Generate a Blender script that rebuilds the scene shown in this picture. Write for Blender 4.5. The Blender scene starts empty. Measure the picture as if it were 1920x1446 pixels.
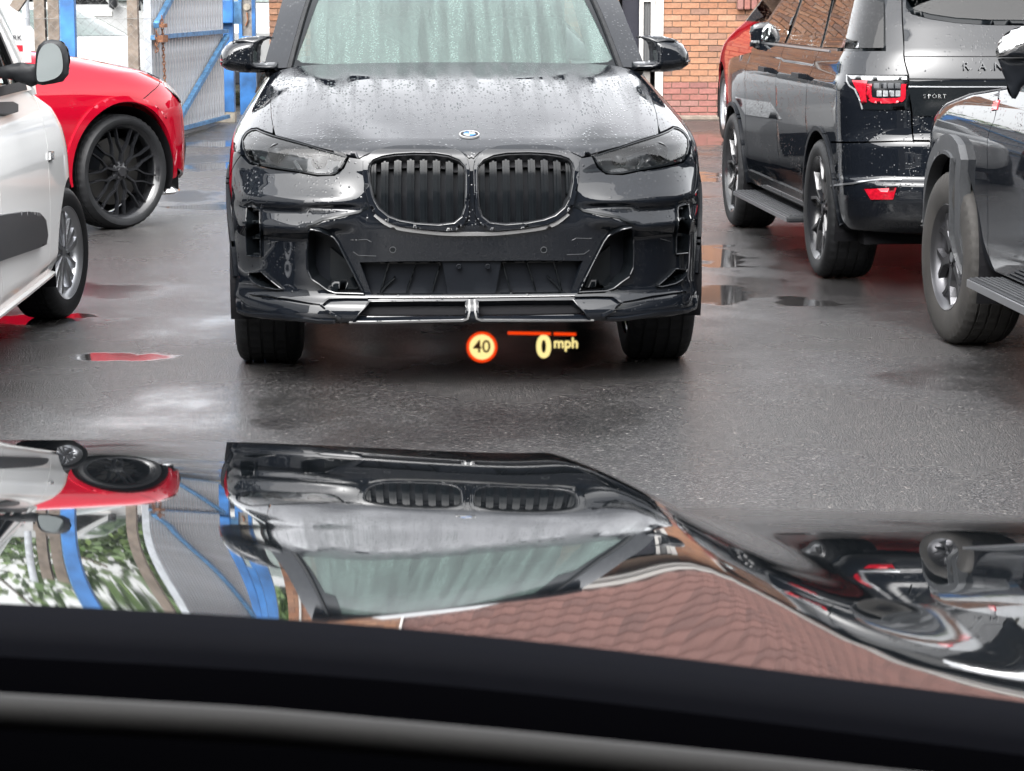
import bpy, bmesh, math, random
import numpy as np
from math import radians as R, pi, sin, cos, tan
from mathutils import Vector, Matrix
from mathutils.kdtree import KDTree
from mathutils.geometry import delaunay_2d_cdt
random.seed(7); np.random.seed(7)
scene = bpy.context.scene
COL = scene.collection

# ------------------------------------------------------------------ camera
FP = 4500.0            # focal length in pixels of a 1920 px wide frame
CH = 1.58
PITCH = math.atan(741 / FP)
cd = bpy.data.cameras.new('camera'); cam = bpy.data.objects.new('camera', cd); COL.objects.link(cam)
cam.location = (0, 0, CH); cam.rotation_euler = (pi / 2 - PITCH, 0, 0)
cd.sensor_width = 36; cd.lens = FP / 1920 * 36; cd.clip_start = .05; cd.clip_end = 2000
cd.dof.use_dof = True; cd.dof.focus_distance = 10.0; cd.dof.aperture_fstop = 27
scene.camera = cam
# ------------------------------------------------------------------ world
SUN_EL, SUN_AZ = 50, 200
w = bpy.data.worlds.new('World'); scene.world = w; w.use_nodes = True
nt = w.node_tree; nt.nodes.clear()
sky = nt.nodes.new('ShaderNodeTexSky'); sky.sky_type = 'NISHITA'; sky.sun_disc = False
sky.sun_elevation = R(SUN_EL); sky.sun_rotation = R(SUN_AZ); sky.dust_density = 4; sky.air_density = 1
hs = nt.nodes.new('ShaderNodeHueSaturation'); hs.inputs['Saturation'].default_value = .10
bg = nt.nodes.new('ShaderNodeBackground'); bg.inputs[1].default_value = .12
wo = nt.nodes.new('ShaderNodeOutputWorld')
nt.links.new(sky.outputs[0], hs.inputs['Color']); nt.links.new(hs.outputs[0], bg.inputs[0]); nt.links.new(bg.outputs[0], wo.inputs[0])
sl = bpy.data.lights.new('sun', 'SUN'); sl.energy = .5; sl.angle = R(100); sl.color = (1, .97, .93)
so = bpy.data.objects.new('sun', sl); COL.objects.link(so)
so.rotation_euler = (R(90 - SUN_EL), 0, R(180 - SUN_AZ)); so.location = (0, 0, 20)
scene.view_settings.view_transform = 'Standard'; scene.view_settings.look = 'None'
scene.view_settings.exposure = 2.95; scene.view_settings.gamma = 1
scene.render.engine = 'CYCLES'
scene.cycles.max_bounces = 8; scene.cycles.glossy_bounces = 5; scene.cycles.transparent_max_bounces = 8
scene.cycles.caustics_reflective = False; scene.cycles.caustics_refractive = False
scene.cycles.use_denoising = True

# ------------------------------------------------------------------ projection helpers
CP, SP = cos(PITCH), sin(PITCH)
def ray(px, py):
    a = (px - 960) / FP; b = (723 - py) / FP
    return Vector((a, CP + b * SP, -SP + b * CP))
def gnd(px, py, z=0):
    d = ray(px, py); t = (z - CH) / d.z; return Vector((0, 0, CH)) + d * t
def at(px, py, Y):
    d = ray(px, py); return Vector((0, 0, CH)) + d * (Y / d.y)
def proj(P):                       # (n,3) world -> pixels
    x = P[:, 0]; y = P[:, 1]; z = P[:, 2] - CH
    dep = y * CP - z * SP; up = y * SP + z * CP
    return np.stack([960 + FP * x / dep, 723 - FP * up / dep], 1)

# ------------------------------------------------------------------ materials
MATS = {}
def nodes(name):
    m = bpy.data.materials.new(name); m.use_nodes = True
    n = m.node_tree; b = n.nodes['Principled BSDF']; MATS[name] = m
    return m, n, b
def N(n, t, **k):
    x = n.nodes.new(t)
    for a, v in k.items():
        if a.startswith('i_'): x.inputs[a[2:].replace('_', ' ')].default_value = v
        else: setattr(x, a, v)
    return x
def coords(n, scale=(1, 1, 1)):
    tc = N(n, 'ShaderNodeTexCoord'); mp = N(n, 'ShaderNodeMapping'); mp.inputs['Scale'].default_value = scale
    n.links.new(tc.outputs['Object'], mp.inputs[0]); return mp
def ramp(n, src, stops):
    r = N(n, 'ShaderNodeValToRGB'); e = r.color_ramp.elements
    while len(e) < len(stops): e.new(.5)
    for i, (p, c) in enumerate(stops):
        e[i].position = p; e[i].color = (*c, 1) if len(c) == 3 else c
    n.links.new(src, r.inputs[0]); return r
def basic(name, col, rough=.5, metal=0, noise=0, nscale=20, bump=0, bscale=60, coat=0, ior=1.5, emit=0, spec=.5):
    m, n, b = nodes(name)
    b.inputs['Base Color'].default_value = (*col, 1); b.inputs['Roughness'].default_value = rough
    b.inputs['Metallic'].default_value = metal; b.inputs['Coat Weight'].default_value = coat; b.inputs['Coat Roughness'].default_value = .04
    b.inputs['IOR'].default_value = ior; b.inputs['Specular IOR Level'].default_value = spec
    if emit:
        b.inputs['Emission Color'].default_value = (*col, 1); b.inputs['Emission Strength'].default_value = emit
    if noise:
        mp = coords(n); t = N(n, 'ShaderNodeTexNoise'); t.inputs['Scale'].default_value = nscale; t.inputs['Detail'].default_value = 6
        n.links.new(mp.outputs[0], t.inputs['Vector'])
        lo = tuple(c * (1 - noise) for c in col); hi = tuple(min(1, c * (1 + noise)) for c in col)
        r = ramp(n, t.outputs[0], [(.3, lo), (.7, hi)]); n.links.new(r.outputs[0], b.inputs['Base Color'])
    if bump:
        mp = coords(n); t = N(n, 'ShaderNodeTexNoise'); t.inputs['Scale'].default_value = bscale; t.inputs['Detail'].default_value = 4
        n.links.new(mp.outputs[0], t.inputs['Vector'])
        bp = N(n, 'ShaderNodeBump'); bp.inputs['Strength'].default_value = bump; bp.inputs['Distance'].default_value = .01
        n.links.new(t.outputs[0], bp.inputs['Height']); n.links.new(bp.outputs[0], b.inputs['Normal'])
    return m
def drops(n, strength, size=110, dens=.5, stretch=(1, 1, 1)):
    """rain beads: a bump node (real relief), gathered in patches"""
    mp = coords(n, stretch)
    v = N(n, 'ShaderNodeTexVoronoi'); v.inputs['Scale'].default_value = size; n.links.new(mp.outputs[0], v.inputs['Vector'])
    rd = ramp(n, v.outputs['Distance'], [(.0, (1, 1, 1)), (.42, (0, 0, 0))])
    sel = N(n, 'ShaderNodeSeparateColor'); n.links.new(v.outputs['Color'], sel.inputs[0])
    no = N(n, 'ShaderNodeTexNoise'); no.inputs['Scale'].default_value = 5.; no.inputs['Detail'].default_value = 3; n.links.new(mp.outputs[0], no.inputs['Vector'])
    ad = N(n, 'ShaderNodeMath', operation='MULTIPLY_ADD'); n.links.new(no.outputs[0], ad.inputs[0]); ad.inputs[1].default_value = 1.6; ad.inputs[2].default_value = dens - 1.3
    gt = N(n, 'ShaderNodeMath', operation='LESS_THAN'); n.links.new(sel.outputs[0], gt.inputs[0]); n.links.new(ad.outputs[0], gt.inputs[1])
    mu = N(n, 'ShaderNodeMath', operation='MULTIPLY'); n.links.new(rd.outputs[0], mu.inputs[0]); n.links.new(gt.outputs[0], mu.inputs[1])
    bp = N(n, 'ShaderNodeBump'); bp.inputs['Strength'].default_value = strength; bp.inputs['Distance'].default_value = .002
    n.links.new(mu.outputs[0], bp.inputs['Height'])
    return bp
def paint(name, col, rough=.3, ior=1.5, drop=.6, dens=.55, size=110, coat=1., stretch=(1, 1, 1), metal=0., spec=.0, streak=0):
    m, n, b = nodes(name)
    b.inputs['Base Color'].default_value = (*col, 1); b.inputs['Roughness'].default_value = rough
    b.inputs['Coat Weight'].default_value = coat; b.inputs['Coat Roughness'].default_value = .02; b.inputs['Coat IOR'].default_value = ior
    b.inputs['Metallic'].default_value = metal; b.inputs['Specular IOR Level'].default_value = spec
    if streak:      # film of water running off in lines
        mp = coords(n, (16, 1.3, 1)); t = N(n, 'ShaderNodeTexNoise'); t.inputs['Scale'].default_value = 1.; t.inputs['Detail'].default_value = 4; n.links.new(mp.outputs[0], t.inputs['Vector'])
        r = ramp(n, t.outputs[0], [(.4, (.02,) * 3), (.58, (.02 + streak,) * 3)]); n.links.new(r.outputs[0], b.inputs['Coat Roughness'])
    if drop:
        bp = drops(n, drop, size, dens, stretch)
        n.links.new(bp.outputs[0], b.inputs['Normal']); n.links.new(bp.outputs[0], b.inputs['Coat Normal'])
    return m
def glass(name, tint=(.6, .7, .68), refl=1.0, ior=1.5, mist=0., mistcol=(.5, .6, .56), drop=0., rough=.0):
    m, n, b = nodes(name); n.nodes.remove(b); out = n.nodes['Material Output']
    tr = N(n, 'ShaderNodeBsdfTransparent'); tr.inputs[0].default_value = (*tint, 1)
    gl = N(n, 'ShaderNodeBsdfGlossy'); gl.inputs[0].default_value = (refl, refl, refl, 1); gl.inputs['Roughness'].default_value = rough
    fr = N(n, 'ShaderNodeFresnel'); fr.inputs[0].default_value = ior
    mx = N(n, 'ShaderNodeMixShader'); n.links.new(fr.outputs[0], mx.inputs[0])
    base = tr
    if drop:
        bp = drops(n, drop, 120, .7); n.links.new(bp.outputs[0], gl.inputs['Normal']); n.links.new(bp.outputs[0], fr.inputs['Normal'])
    if mist:
        df = N(n, 'ShaderNodeBsdfDiffuse'); df.inputs[0].default_value = (*mistcol, 1)
        mp = coords(n, (13, .8, .8)); t = N(n, 'ShaderNodeTexNoise'); t.inputs['Scale'].default_value = 1.4; t.inputs['Detail'].default_value = 3
        n.links.new(mp.outputs[0], t.inputs['Vector'])
        mp2 = coords(n, (1, 1, 1)); v2 = N(n, 'ShaderNodeTexVoronoi'); v2.inputs['Scale'].default_value = 100; n.links.new(mp2.outputs[0], v2.inputs['Vector'])
        r2 = ramp(n, v2.outputs['Distance'], [(.0, (1, 1, 1)), (.6, (.55, .55, .55))])
        r = ramp(n, t.outputs[0], [(.38, (.50, .50, .50)), (.60, (1, 1, 1))])
        mm = N(n, 'ShaderNodeMath', operation='MULTIPLY'); n.links.new(r.outputs[0], mm.inputs[0]); n.links.new(r2.outputs[0], mm.inputs[1])
        m3 = N(n, 'ShaderNodeMath', operation='MULTIPLY'); n.links.new(mm.outputs[0], m3.inputs[0]); m3.inputs[1].default_value = mist
        m1 = N(n, 'ShaderNodeMixShader'); n.links.new(m3.outputs[0], m1.inputs[0]); n.links.new(tr.outputs[0], m1.inputs[1]); n.links.new(df.outputs[0], m1.inputs[2]); base = m1
    n.links.new(base.outputs[0], mx.inputs[1]); n.links.new(gl.outputs[0], mx.inputs[2]); n.links.new(mx.outputs[0], out.inputs[0])
    return m
def emitter(name, col, s):
    m, n, b = nodes(name); n.nodes.remove(b); e = N(n, 'ShaderNodeEmission'); e.inputs[0].default_value = (*col, 1); e.inputs[1].default_value = s
    n.links.new(e.outputs[0], n.nodes['Material Output'].inputs[0]); return m

paint('black_paint', (.004, .005, .007), ior=1.5, dens=.62, drop=.8, size=85)
paint('bonnet_paint', (.004, .005, .007), ior=1.62, dens=.95, drop=1.0, size=80, stretch=(1, .55, 1), streak=.22)
paint('glossy_paint', (.004, .005, .006), ior=2.7, drop=0, rough=.2)
paint('grey_paint', (.018, .019, .021), ior=1.6, dens=.6, drop=.7, rough=.35)
paint('dark_paint', (.006, .007, .009), ior=1.48, dens=.55, drop=.6)
paint('red_paint', (.30, .002, .013), ior=1.5, dens=.4, drop=.4, rough=.35)
paint('white_paint', (.80, .80, .79), ior=1.5, dens=.35, drop=.3, rough=.35)
paint('silver_paint', (.07, .072, .075), drop=0)
paint('far_red_paint', (.22, .006, .01), drop=0)
basic('satin_black', (.006, .007, .009), .4, bump=.05, spec=.10)
basic('gloss_black', (.004, .005, .006), .15, spec=.22)
basic('matt_black', (.004, .004, .005), .8, spec=.15)
basic('grey_plastic', (.035, .037, .04), .5, noise=.15, nscale=80, bump=.1, bscale=500)
basic('black_plastic', (.012, .013, .015), .5, spec=.3, noise=.2, nscale=60)
basic('chrome', (.8, .8, .8), .12, metal=1)
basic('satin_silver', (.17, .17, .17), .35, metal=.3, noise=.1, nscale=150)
basic('dull_silver', (.42, .43, .45), .3, metal=.9)
basic('gunmetal', (.07, .07, .075), .3, metal=.8)
basic('rim_black', (.009, .0095, .011), .2, spec=.5, coat=.35)
basic('disc_steel', (.07, .068, .065), .45, metal=.8)
basic('rubber', (.007, .0075, .0085), .6, spec=.3, noise=.35, nscale=25, bump=.15, bscale=200)
basic('tyre_dusty', (.018, .0165, .015), .8, noise=.5, nscale=7, bump=.15, bscale=150)
basic('red_lens', (.26, .004, .012), .12, coat=.6, emit=.01, noise=.35, nscale=60)
basic('clear_lens', (.16, .165, .17), .15, coat=1, noise=.3, nscale=60)
basic('white_enamel', (.24, .24, .24), .3, spec=.2)
basic('blue_enamel', (.015, .09, .26), .3, spec=.2)
basic('wheel_grey', (.15, .15, .155), .3, metal=.8)
basic('mirror_glass', (.55, .6, .6), .03, metal=1)
basic('lamp_tube', (.16, .165, .17), .25)
basic('lamp_housing', (.03, .032, .036), .3, metal=.3, noise=.4, nscale=14)
basic('orange_lens', (.8, .18, .02), .2)
glass('lamp_glass', (.55, .57, .58), ior=1.55, drop=.6)
glass('screen_glass', (.16, .2, .19), ior=1.7, mist=.75, mistcol=(.095, .145, .13), drop=.5, rough=.05)
glass('side_glass', (.13, .16, .16), ior=1.52, drop=.5)
glass('van_glass', (.5, .58, .56), ior=1.5)
glass('house_glass', (.3, .3, .3), ior=1.6)

# ------------------------------------------------------------------ object helpers
def tag(o, label=None, cat=None, group=None, kind=None):
    if label: o['label'] = label
    if cat: o['category'] = cat
    if group: o['group'] = group
    if kind: o['kind'] = kind
    return o
def empty(name, loc=(0, 0, 0), rz=0, parent=None, **k):
    o = bpy.data.objects.new(name, None); COL.objects.link(o); o.location = loc; o.rotation_euler = (0, 0, rz)
    o.empty_display_size = .1
    if parent: o.parent = parent
    return tag(o, **k)
def mk(name, verts, faces, mat, parent=None, smooth=False, loc=None, rot=None, mats=None, midx=None):
    me = bpy.data.meshes.new(name); me.from_pydata([tuple(v) for v in verts], [], faces)
    for m in (mats or [mat]): me.materials.append(MATS[m])
    if midx is not None: me.polygons.foreach_set('material_index', midx)
    if smooth: me.polygons.foreach_set('use_smooth', [True] * len(me.polygons))
    me.update()
    o = bpy.data.objects.new(name, me); COL.objects.link(o)
    if parent: o.parent = parent
    if loc: o.location = loc
    if rot: o.rotation_euler = rot
    return o
def frombm(name, bm, mat, parent=None, smooth=False, loc=None, rot=None):
    me = bpy.data.meshes.new(name); bm.normal_update(); bm.to_mesh(me); bm.free(); me.materials.append(MATS[mat])
    if smooth: me.polygons.foreach_set('use_smooth', [True] * len(me.polygons))
    o = bpy.data.objects.new(name, me); COL.objects.link(o)
    if parent: o.parent = parent
    if loc: o.location = loc
    if rot: o.rotation_euler = rot
    return o
class MB:
    """collects simple solids into one mesh"""
    def __init__(s): s.v = []; s.f = []
    def add(s, v, f):
        k = len(s.v); s.v += [Vector(p) for p in v]; s.f += [[i + k for i in q] for q in f]; return s
    def box(s, x0, x1, y0, y1, z0, z1, M=None, ch=0):
        v = [Vector((x, y, z)) for z in (z0, z1) for y in (y0, y1) for x in (x0, x1)]
        f = [(0, 2, 3, 1), (4, 5, 7, 6), (0, 1, 5, 4), (2, 6, 7, 3), (0, 4, 6, 2), (1, 3, 7, 5)]
        if M: v = [M @ p for p in v]
        return s.add(v, f)
    def beam(s, a, b, w, h, up=Vector((0, 0, 1))):
        a, b = Vector(a), Vector(b); d = (b - a).normalized(); r = d.cross(up).normalized(); u = r.cross(d)
        v = []
        for p in (a, b):
            for i, j in ((-1, -1), (1, -1), (1, 1), (-1, 1)): v.append(p + r * i * w / 2 + u * j * h / 2)
        return s.add(v, [(0, 3, 2, 1), (4, 5, 6, 7), (0, 1, 5, 4), (1, 2, 6, 5), (2, 3, 7, 6), (3, 0, 4, 7)])
    def tube(s, pts, r, n=8, closed=False):
        pts = [Vector(p) for p in pts]; k = len(s.v); m = len(pts)
        for i, p in enumerate(pts):
            a = pts[(i - 1) % m] if (i > 0 or closed) else p; b = pts[(i + 1) % m] if (i < m - 1 or closed) else p
            d = (b - a).normalized(); ref = Vector((0, 0, 1)) if abs(d.z) < .9 else Vector((1, 0, 0))
            x = d.cross(ref).normalized(); y = d.cross(x)
            for j in range(n): s.v.append(p + x * r * cos(2 * pi * j / n) + y * r * sin(2 * pi * j / n))
        for i in range(m if closed else m - 1):
            for j in range(n):
                a = k + i * n + j; b = k + i * n + (j + 1) % n; c = k + ((i + 1) % m) * n + (j + 1) % n; d = k + ((i + 1) % m) * n + j
                s.f.append([a, b, c, d])
        if not closed:
            s.f.append([k + j for j in range(n)][::-1]); s.f.append([k + (m - 1) * n + j for j in range(n)])
        return s
    def lathe(s, prof, n=48, axis='x', M=None, a0=0, a1=2 * pi):
        """prof: (axial, radius) list"""
        k = len(s.v); full = abs(a1 - a0 - 2 * pi) < 1e-6; m = n if full else n + 1
        for i in range(m):
            t = a0 + (a1 - a0) * i / n
            for ax, r in prof:
                p = Vector((ax, r * cos(t), r * sin(t))) if axis == 'x' else Vector((r * cos(t), r * sin(t), ax)) if axis == 'z' else Vector((r * cos(t), ax, r * sin(t)))
                s.v.append(M @ p if M else p)
        q = len(prof)
        for i in range(n):
            for j in range(q - 1):
                a = k + i * q + j; b = k + ((i + 1) % m) * q + j
                s.f.append([a, b, b + 1, a + 1])
        return s
    def prism(s, poly, h0, h1, plane='yz', taper=0):
        """poly extruded; plane yz -> along x, xz -> along y, xy -> along z"""
        def P(a, b, h): return Vector((h, a, b)) if plane == 'yz' else Vector((a, h, b)) if plane == 'xz' else Vector((a, b, h))
        k = len(s.v); m = len(poly); cx = sum(p[0] for p in poly) / m; cy = sum(p[1] for p in poly) / m
        for a, b in poly: s.v.append(P(a, b, h0))
        for a, b in poly:
            s.v.append(P(a + (cx - a) * taper, b + (cy - b) * taper, h1))
        s.f.append([k + i for i in range(m)]); s.f.append([k + m + i for i in range(m)][::-1])
        for i in range(m):
            j = (i + 1) % m; s.f.append([k + i, k + j, k + m + j, k + m + i][::-1])
        return s
    def build(s, name, mat, parent=None, smooth=False, fix=True, **k):
        bm = bmesh.new()
        vs = [bm.verts.new(p) for p in s.v]
        for q in s.f:
            try: bm.faces.new([vs[i] for i in q])
            except ValueError: pass
        if fix: bmesh.ops.recalc_face_normals(bm, faces=bm.faces)
        if smooth:
            bm.normal_update()
            for e in bm.edges:
                if len(e.link_faces) == 2 and e.calc_face_angle(0) > R(35): e.smooth = False
        return frombm(name, bm, mat, parent, smooth, **k)
def box(name, mat, x0, x1, y0, y1, z0, z1, parent=None, bevel=0, M=None, **k):
    mb = MB().box(x0, x1, y0, y1, z0, z1, M)
    if not bevel: return mb.build(name, mat, parent, **k)
    bm = bmesh.new(); vs = [bm.verts.new(p) for p in mb.v]
    for q in mb.f: bm.faces.new([vs[i] for i in q])
    bmesh.ops.recalc_face_normals(bm, faces=bm.faces)
    bmesh.ops.bevel(bm, geom=list(bm.edges), offset=bevel, segments=2, affect='EDGES', profile=.6)
    return frombm(name, bm, mat, parent, smooth=False, **k)
def text(name, s, size, mat, parent=None, ext=.002, M=None, bold=0, align='CENTER', spacing=1):
    c = bpy.data.curves.new('t', 'FONT'); c.body = s; c.size = size; c.extrude = ext; c.align_x = align; c.align_y = 'CENTER'; c.offset = bold; c.space_character = spacing
    c.resolution_u = 4
    o = bpy.data.objects.new('t', c); COL.objects.link(o)
    dg = bpy.context.evaluated_depsgraph_get(); me = bpy.data.meshes.new_from_object(o.evaluated_get(dg))
    bpy.data.objects.remove(o); bpy.data.curves.remove(c)
    me.name = name; me.materials.clear(); me.materials.append(MATS[mat])
    if M: me.transform(M)
    o = bpy.data.objects.new(name, me); COL.objects.link(o)
    if parent: o.parent = parent
    return o

# ------------------------------------------------------------------ surface patches
class Tab:
    def __init__(s, pts, sig=0., n=900):
        xs = np.array([p[0] for p in pts], float); ys = np.array([p[1] for p in pts], float)
        o = np.argsort(xs); xs, ys = xs[o], ys[o]
        s.x = np.linspace(xs[0], xs[-1], n); s.y = np.interp(s.x, xs, ys)
        if sig: s.y = gauss(s.y, sig / (s.x[1] - s.x[0]))
        s.m0 = (s.y[3] - s.y[0]) / (s.x[3] - s.x[0])
    def __call__(s, v): return np.interp(v, s.x, s.y)
def gauss(y, sg):
    r = int(4 * sg) + 1; k = np.exp(-.5 * (np.arange(-r, r + 1) / sg) ** 2); k /= k.sum()
    lo = 2 * y[0] - y[1:r + 1][::-1] if len(y) > r + 1 else np.full(r, y[0]); hi = 2 * y[-1] - y[-r - 1:-1][::-1]
    return np.convolve(np.concatenate([lo, y, hi]), k, 'valid')
def sstep(a, b, x):
    t = np.clip((x - a) / (b - a), 0, 1); return t * t * (3 - 2 * t)
class Ring:
    """Body skin S(u,v): v runs up the end profile, u runs from the end's middle round the corner and down the side."""
    def __init__(s, L, n, prof, wt, sig=.015, wsig=.02, end=None, extra=None, soft=None):
        s.L = L; t = np.linspace(0, 1, 3000) ** 1.6 * pi / 2
        a = np.sin(t) ** (2 / n); b = 1 - np.clip(np.cos(t), 0, 1) ** (2 / n); b[-1] = 1; a[-1] = 1
        s.s = np.concatenate([[0], np.cumsum(np.hypot(np.diff(a), np.diff(b) * L))]); s.a = a; s.b = b; s.ue = s.s[-1]
        p = np.array(prof, float); d = np.concatenate([[0], np.cumsum(np.hypot(*np.diff(p, axis=0).T))])
        s.vm = d[-1]; vv = np.linspace(0, s.vm, 1500); st = vv[1]
        yy = np.interp(vv, d, p[:, 0]); zz = np.interp(vv, d, p[:, 1])
        s.vv = vv; s.y = gauss(yy, sig / st); s.z = gauss(zz, sig / st)
        if soft:
            k = sstep(soft[0], soft[1], zz); s.y = s.y * (1 - k) + gauss(yy, soft[2] / st) * k; s.z = s.z * (1 - k) + gauss(zz, soft[2] / st) * k
        s.W = Tab(wt, wsig); s.end = end; s.extra = extra
    def __call__(s, U, V):
        U = np.asarray(U, float); V = np.asarray(V, float); au = np.abs(U)
        # smooth interpolation through averaged samples
        def I(x, X, Y):
            h = .0015; return (np.interp(x - h, X, Y) + np.interp(x + h, X, Y) + np.interp(x, X, Y)) / 3
        z = I(V, s.vv, s.z); w_ = s.W(z); A = np.interp(au, s.s, s.a); B = np.interp(au, s.s, s.b)
        y = I(V, s.vv, s.y) + s.L * B + np.maximum(au - s.ue, 0)
        a = A * w_
        if s.end is not None:
            Lt, Lf, nf = s.end; q = np.clip((y - (Lt - Lf)) / Lf, 0, .9999); a = a * (1 - q ** nf) ** (1 / nf)
        if s.extra is not None:
            dy, da = s.extra(a, y, z); y = y + dy; a = a + da
        return np.stack([np.where(U < 0, -a, a), y, z], -1)
class Car:
    def __init__(s, name, loc, rz, **k):
        s.o = empty(name, loc, rz, **k); s.loc = np.array(loc, float); s.rz = rz
        s.M = np.array([[cos(rz), -sin(rz), 0], [sin(rz), cos(rz), 0], [0, 0, 1]])
    def w(s, P): return np.atleast_2d(P) @ s.M.T + s.loc
    def l(s, P): return Vector((np.array(P) - s.loc) @ s.M)
    def inv(s, S, pts, g, yz=False):
        """pixel (or side y,z) points -> surface parameters, by Newton"""
        out = []; cur = np.array(g, float)
        f = (lambda q: S(q[:, 0], q[:, 1])[:, 1:]) if yz else (lambda q: proj(s.w(S(q[:, 0], q[:, 1]))))
        for t in pts:
            t = np.array(t, float); best = None; start = [cur, np.array(g, float)]
            for c in start:
                c = c.copy()
                for it in range(60):
                    h = 1e-4; q = np.array([c, c + [h, 0], c + [0, h]]); r = f(q); e = r[0] - t
                    if np.abs(e).max() < (1e-4 if yz else .03): break
                    J = np.stack([(r[1] - r[0]) / h, (r[2] - r[0]) / h], 1)
                    try: d = np.linalg.lstsq(J, -e, rcond=1e-6)[0]
                    except Exception: break
                    c = c + np.clip(d, -.12, .12)
                er = np.abs(f(np.array([c]))[0] - t).max()
                if best is None or er < best[0]: best = (er, c)
                if er < .5: break
            cur = best[1]; out.append(tuple(cur))
        return out
def smoothpoly(p, it=2, closed=True):
    for _ in range(it):
        q = []
        n = len(p); rng = range(n) if closed else range(n - 1)
        if not closed: q.append(p[0])
        for i in rng:
            a, b = p[i], p[(i + 1) % n]
            q += [(a[0] * .75 + b[0] * .25, a[1] * .75 + b[1] * .25), (a[0] * .25 + b[0] * .75, a[1] * .25 + b[1] * .75)]
        if not closed: q.append(p[-1])
        p = q
    return p
def dens(p, st):
    q = []
    for i in range(len(p)):
        a = np.array(p[i]); b = np.array(p[(i + 1) % len(p)]); n = max(1, int(math.ceil(np.hypot(*(b - a)) / st)))
        for k in range(n): q.append(tuple(a + (b - a) * k / n))
    return q
def inside(P, poly):
    x, y = P[:, 0], P[:, 1]; r = np.zeros(len(P), bool); n = len(poly)
    for i in range(n):
        (x1, y1), (x2, y2) = poly[i], poly[(i + 1) % n]
        if y1 == y2: continue
        c = ((y1 > y) != (y2 > y)) & (x < (x2 - x1) * (y - y1) / (y2 - y1) + x1); r ^= c
    return r
def tri(outer, holes, st):
    loops = [dens(l, st) for l in [outer] + holes]
    V = []; E = []
    for l in loops:
        k = len(V); V += l; E += [(k + i, k + (i + 1) % len(l)) for i in range(len(l))]
    kd = KDTree(len(V))
    for i, p in enumerate(V): kd.insert((p[0], p[1], 0), i)
    kd.balance()
    a = np.array(outer); lo, hi = a.min(0), a.max(0)
    g = []
    j = 0; y = lo[1] + st * .4
    while y < hi[1]:
        x = lo[0] + (st * .5 if j % 2 else 0)
        while x < hi[0]: g.append((x, y)); x += st
        y += st * .87; j += 1
    if g:
        g = np.array(g); m = inside(g, outer)
        for h in holes: m &= ~inside(g, h)
        for p in g[m]:
            if kd.find((p[0], p[1], 0))[2] > st * .55: V.append(tuple(p))
    r = delaunay_2d_cdt([Vector(p) for p in V], E, [], 0, 1e-7)
    vs = np.array([(p.x, p.y) for p in r[0]]); fs = np.array([f for f in r[2] if len(f) == 3])
    c = vs[fs].mean(1); m = inside(c, loops[0])
    for h in loops[1:]: m &= ~inside(c, h)
    return vs, fs[m]
def patch(name, S, outer, mat, parent, holes=(), step=.03, depth=.012, off=0., ref=(0, 1.5, .6), mirror=False, M=None):
    """a curved panel with real edges, cut to its outline on the skin S"""
    res = []
    for sgn in ((1, -1) if mirror else (1,)):
        o_ = [(sgn * u, v) for u, v in outer]; h_ = [[(sgn * u, v) for u, v in h] for h in holes]
        uv, F = tri(o_, h_, step)
        U, V = uv[:, 0], uv[:, 1]; h = 2.5e-3
        P = S(U, V); n = np.cross(S(U + h, V) - S(U - h, V), S(U, V + h) - S(U, V - h))
        L = np.linalg.norm(n, axis=1, keepdims=True); n = n / np.maximum(L, 1e-12)
        sg = np.sign(np.sum((P - np.array(ref)) * n)); sg = sg or 1; n = n * sg
        top = P + n * off
        # orient faces
        fn = np.cross(top[F[:, 1]] - top[F[:, 0]], top[F[:, 2]] - top[F[:, 0]])
        bad = np.sum(fn * n[F].mean(1), 1) < 0; F[bad] = F[bad][:, ::-1]
        faces = [tuple(int(i) for i in f) for f in F]
        verts = list(map(tuple, top)); norms = []
        for f in faces: norms += [tuple(n[i]) for i in f]
        if depth:
            ed = {}
            for f in faces:
                for i in range(3): ed[(f[i], f[(i + 1) % 3])] = 1
            bd = [(a, b) for (a, b) in ed if (b, a) not in ed]; mp = {}
            for a, b in bd:
                for q in (a, b):
                    if q not in mp: mp[q] = len(verts); verts.append(tuple(P[q] + n[q] * (off - depth)))
            for a, b in bd:
                faces.append((b, a, mp[a], mp[b]))
                A = np.array(verts[a]); Bv = np.array(verts[b]); C = np.array(verts[mp[a]])
                q = np.cross(A - Bv, C - Bv); l = np.linalg.norm(q); q = q / l if l > 1e-12 else n[a]; norms += [tuple(q)] * 4
        ob = mk(name, verts, faces, mat, parent, smooth=True)
        try: ob.data.normals_split_custom_set(norms)
        except Exception as e: print('normals', name, e)
        res.append(ob)
    return res if mirror else res[0]
def offs(pl, d):
    """open polyline -> ribbon outline of half width d"""
    n = len(pl); L = []; Rr = []
    for i, p in enumerate(pl):
        a = np.array(pl[max(i - 1, 0)]); b = np.array(pl[min(i + 1, n - 1)]); t = b - a; t = t / (np.hypot(*t) + 1e-12); q = np.array([-t[1], t[0]])
        L.append(tuple(np.array(p) + q * d)); Rr.append(tuple(np.array(p) - q * d))
    return L + Rr[::-1]
def ribbon(name, S, pl, wd, mat, parent, off=.004, depth=.01, step=None, mirror=False, **k):
    return patch(name, S, offs(pl, wd / 2), mat, parent, off=off, depth=depth, step=step or max(wd, .008), mirror=mirror, **k)
def shrink(poly, d):
    """inset a polygon (metres)"""
    n = len(poly); A = sum(poly[i][0] * poly[(i + 1) % n][1] - poly[(i + 1) % n][0] * poly[i][1] for i in range(n)); s = 1 if A > 0 else -1
    q = []
    for i in range(n):
        a = np.array(poly[i - 1]); b = np.array(poly[(i + 1) % n]); t = b - a; t = t / (np.hypot(*t) + 1e-12)
        q.append((poly[i][0] - s * t[1] * d, poly[i][1] + s * t[0] * d))
    return q
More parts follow.
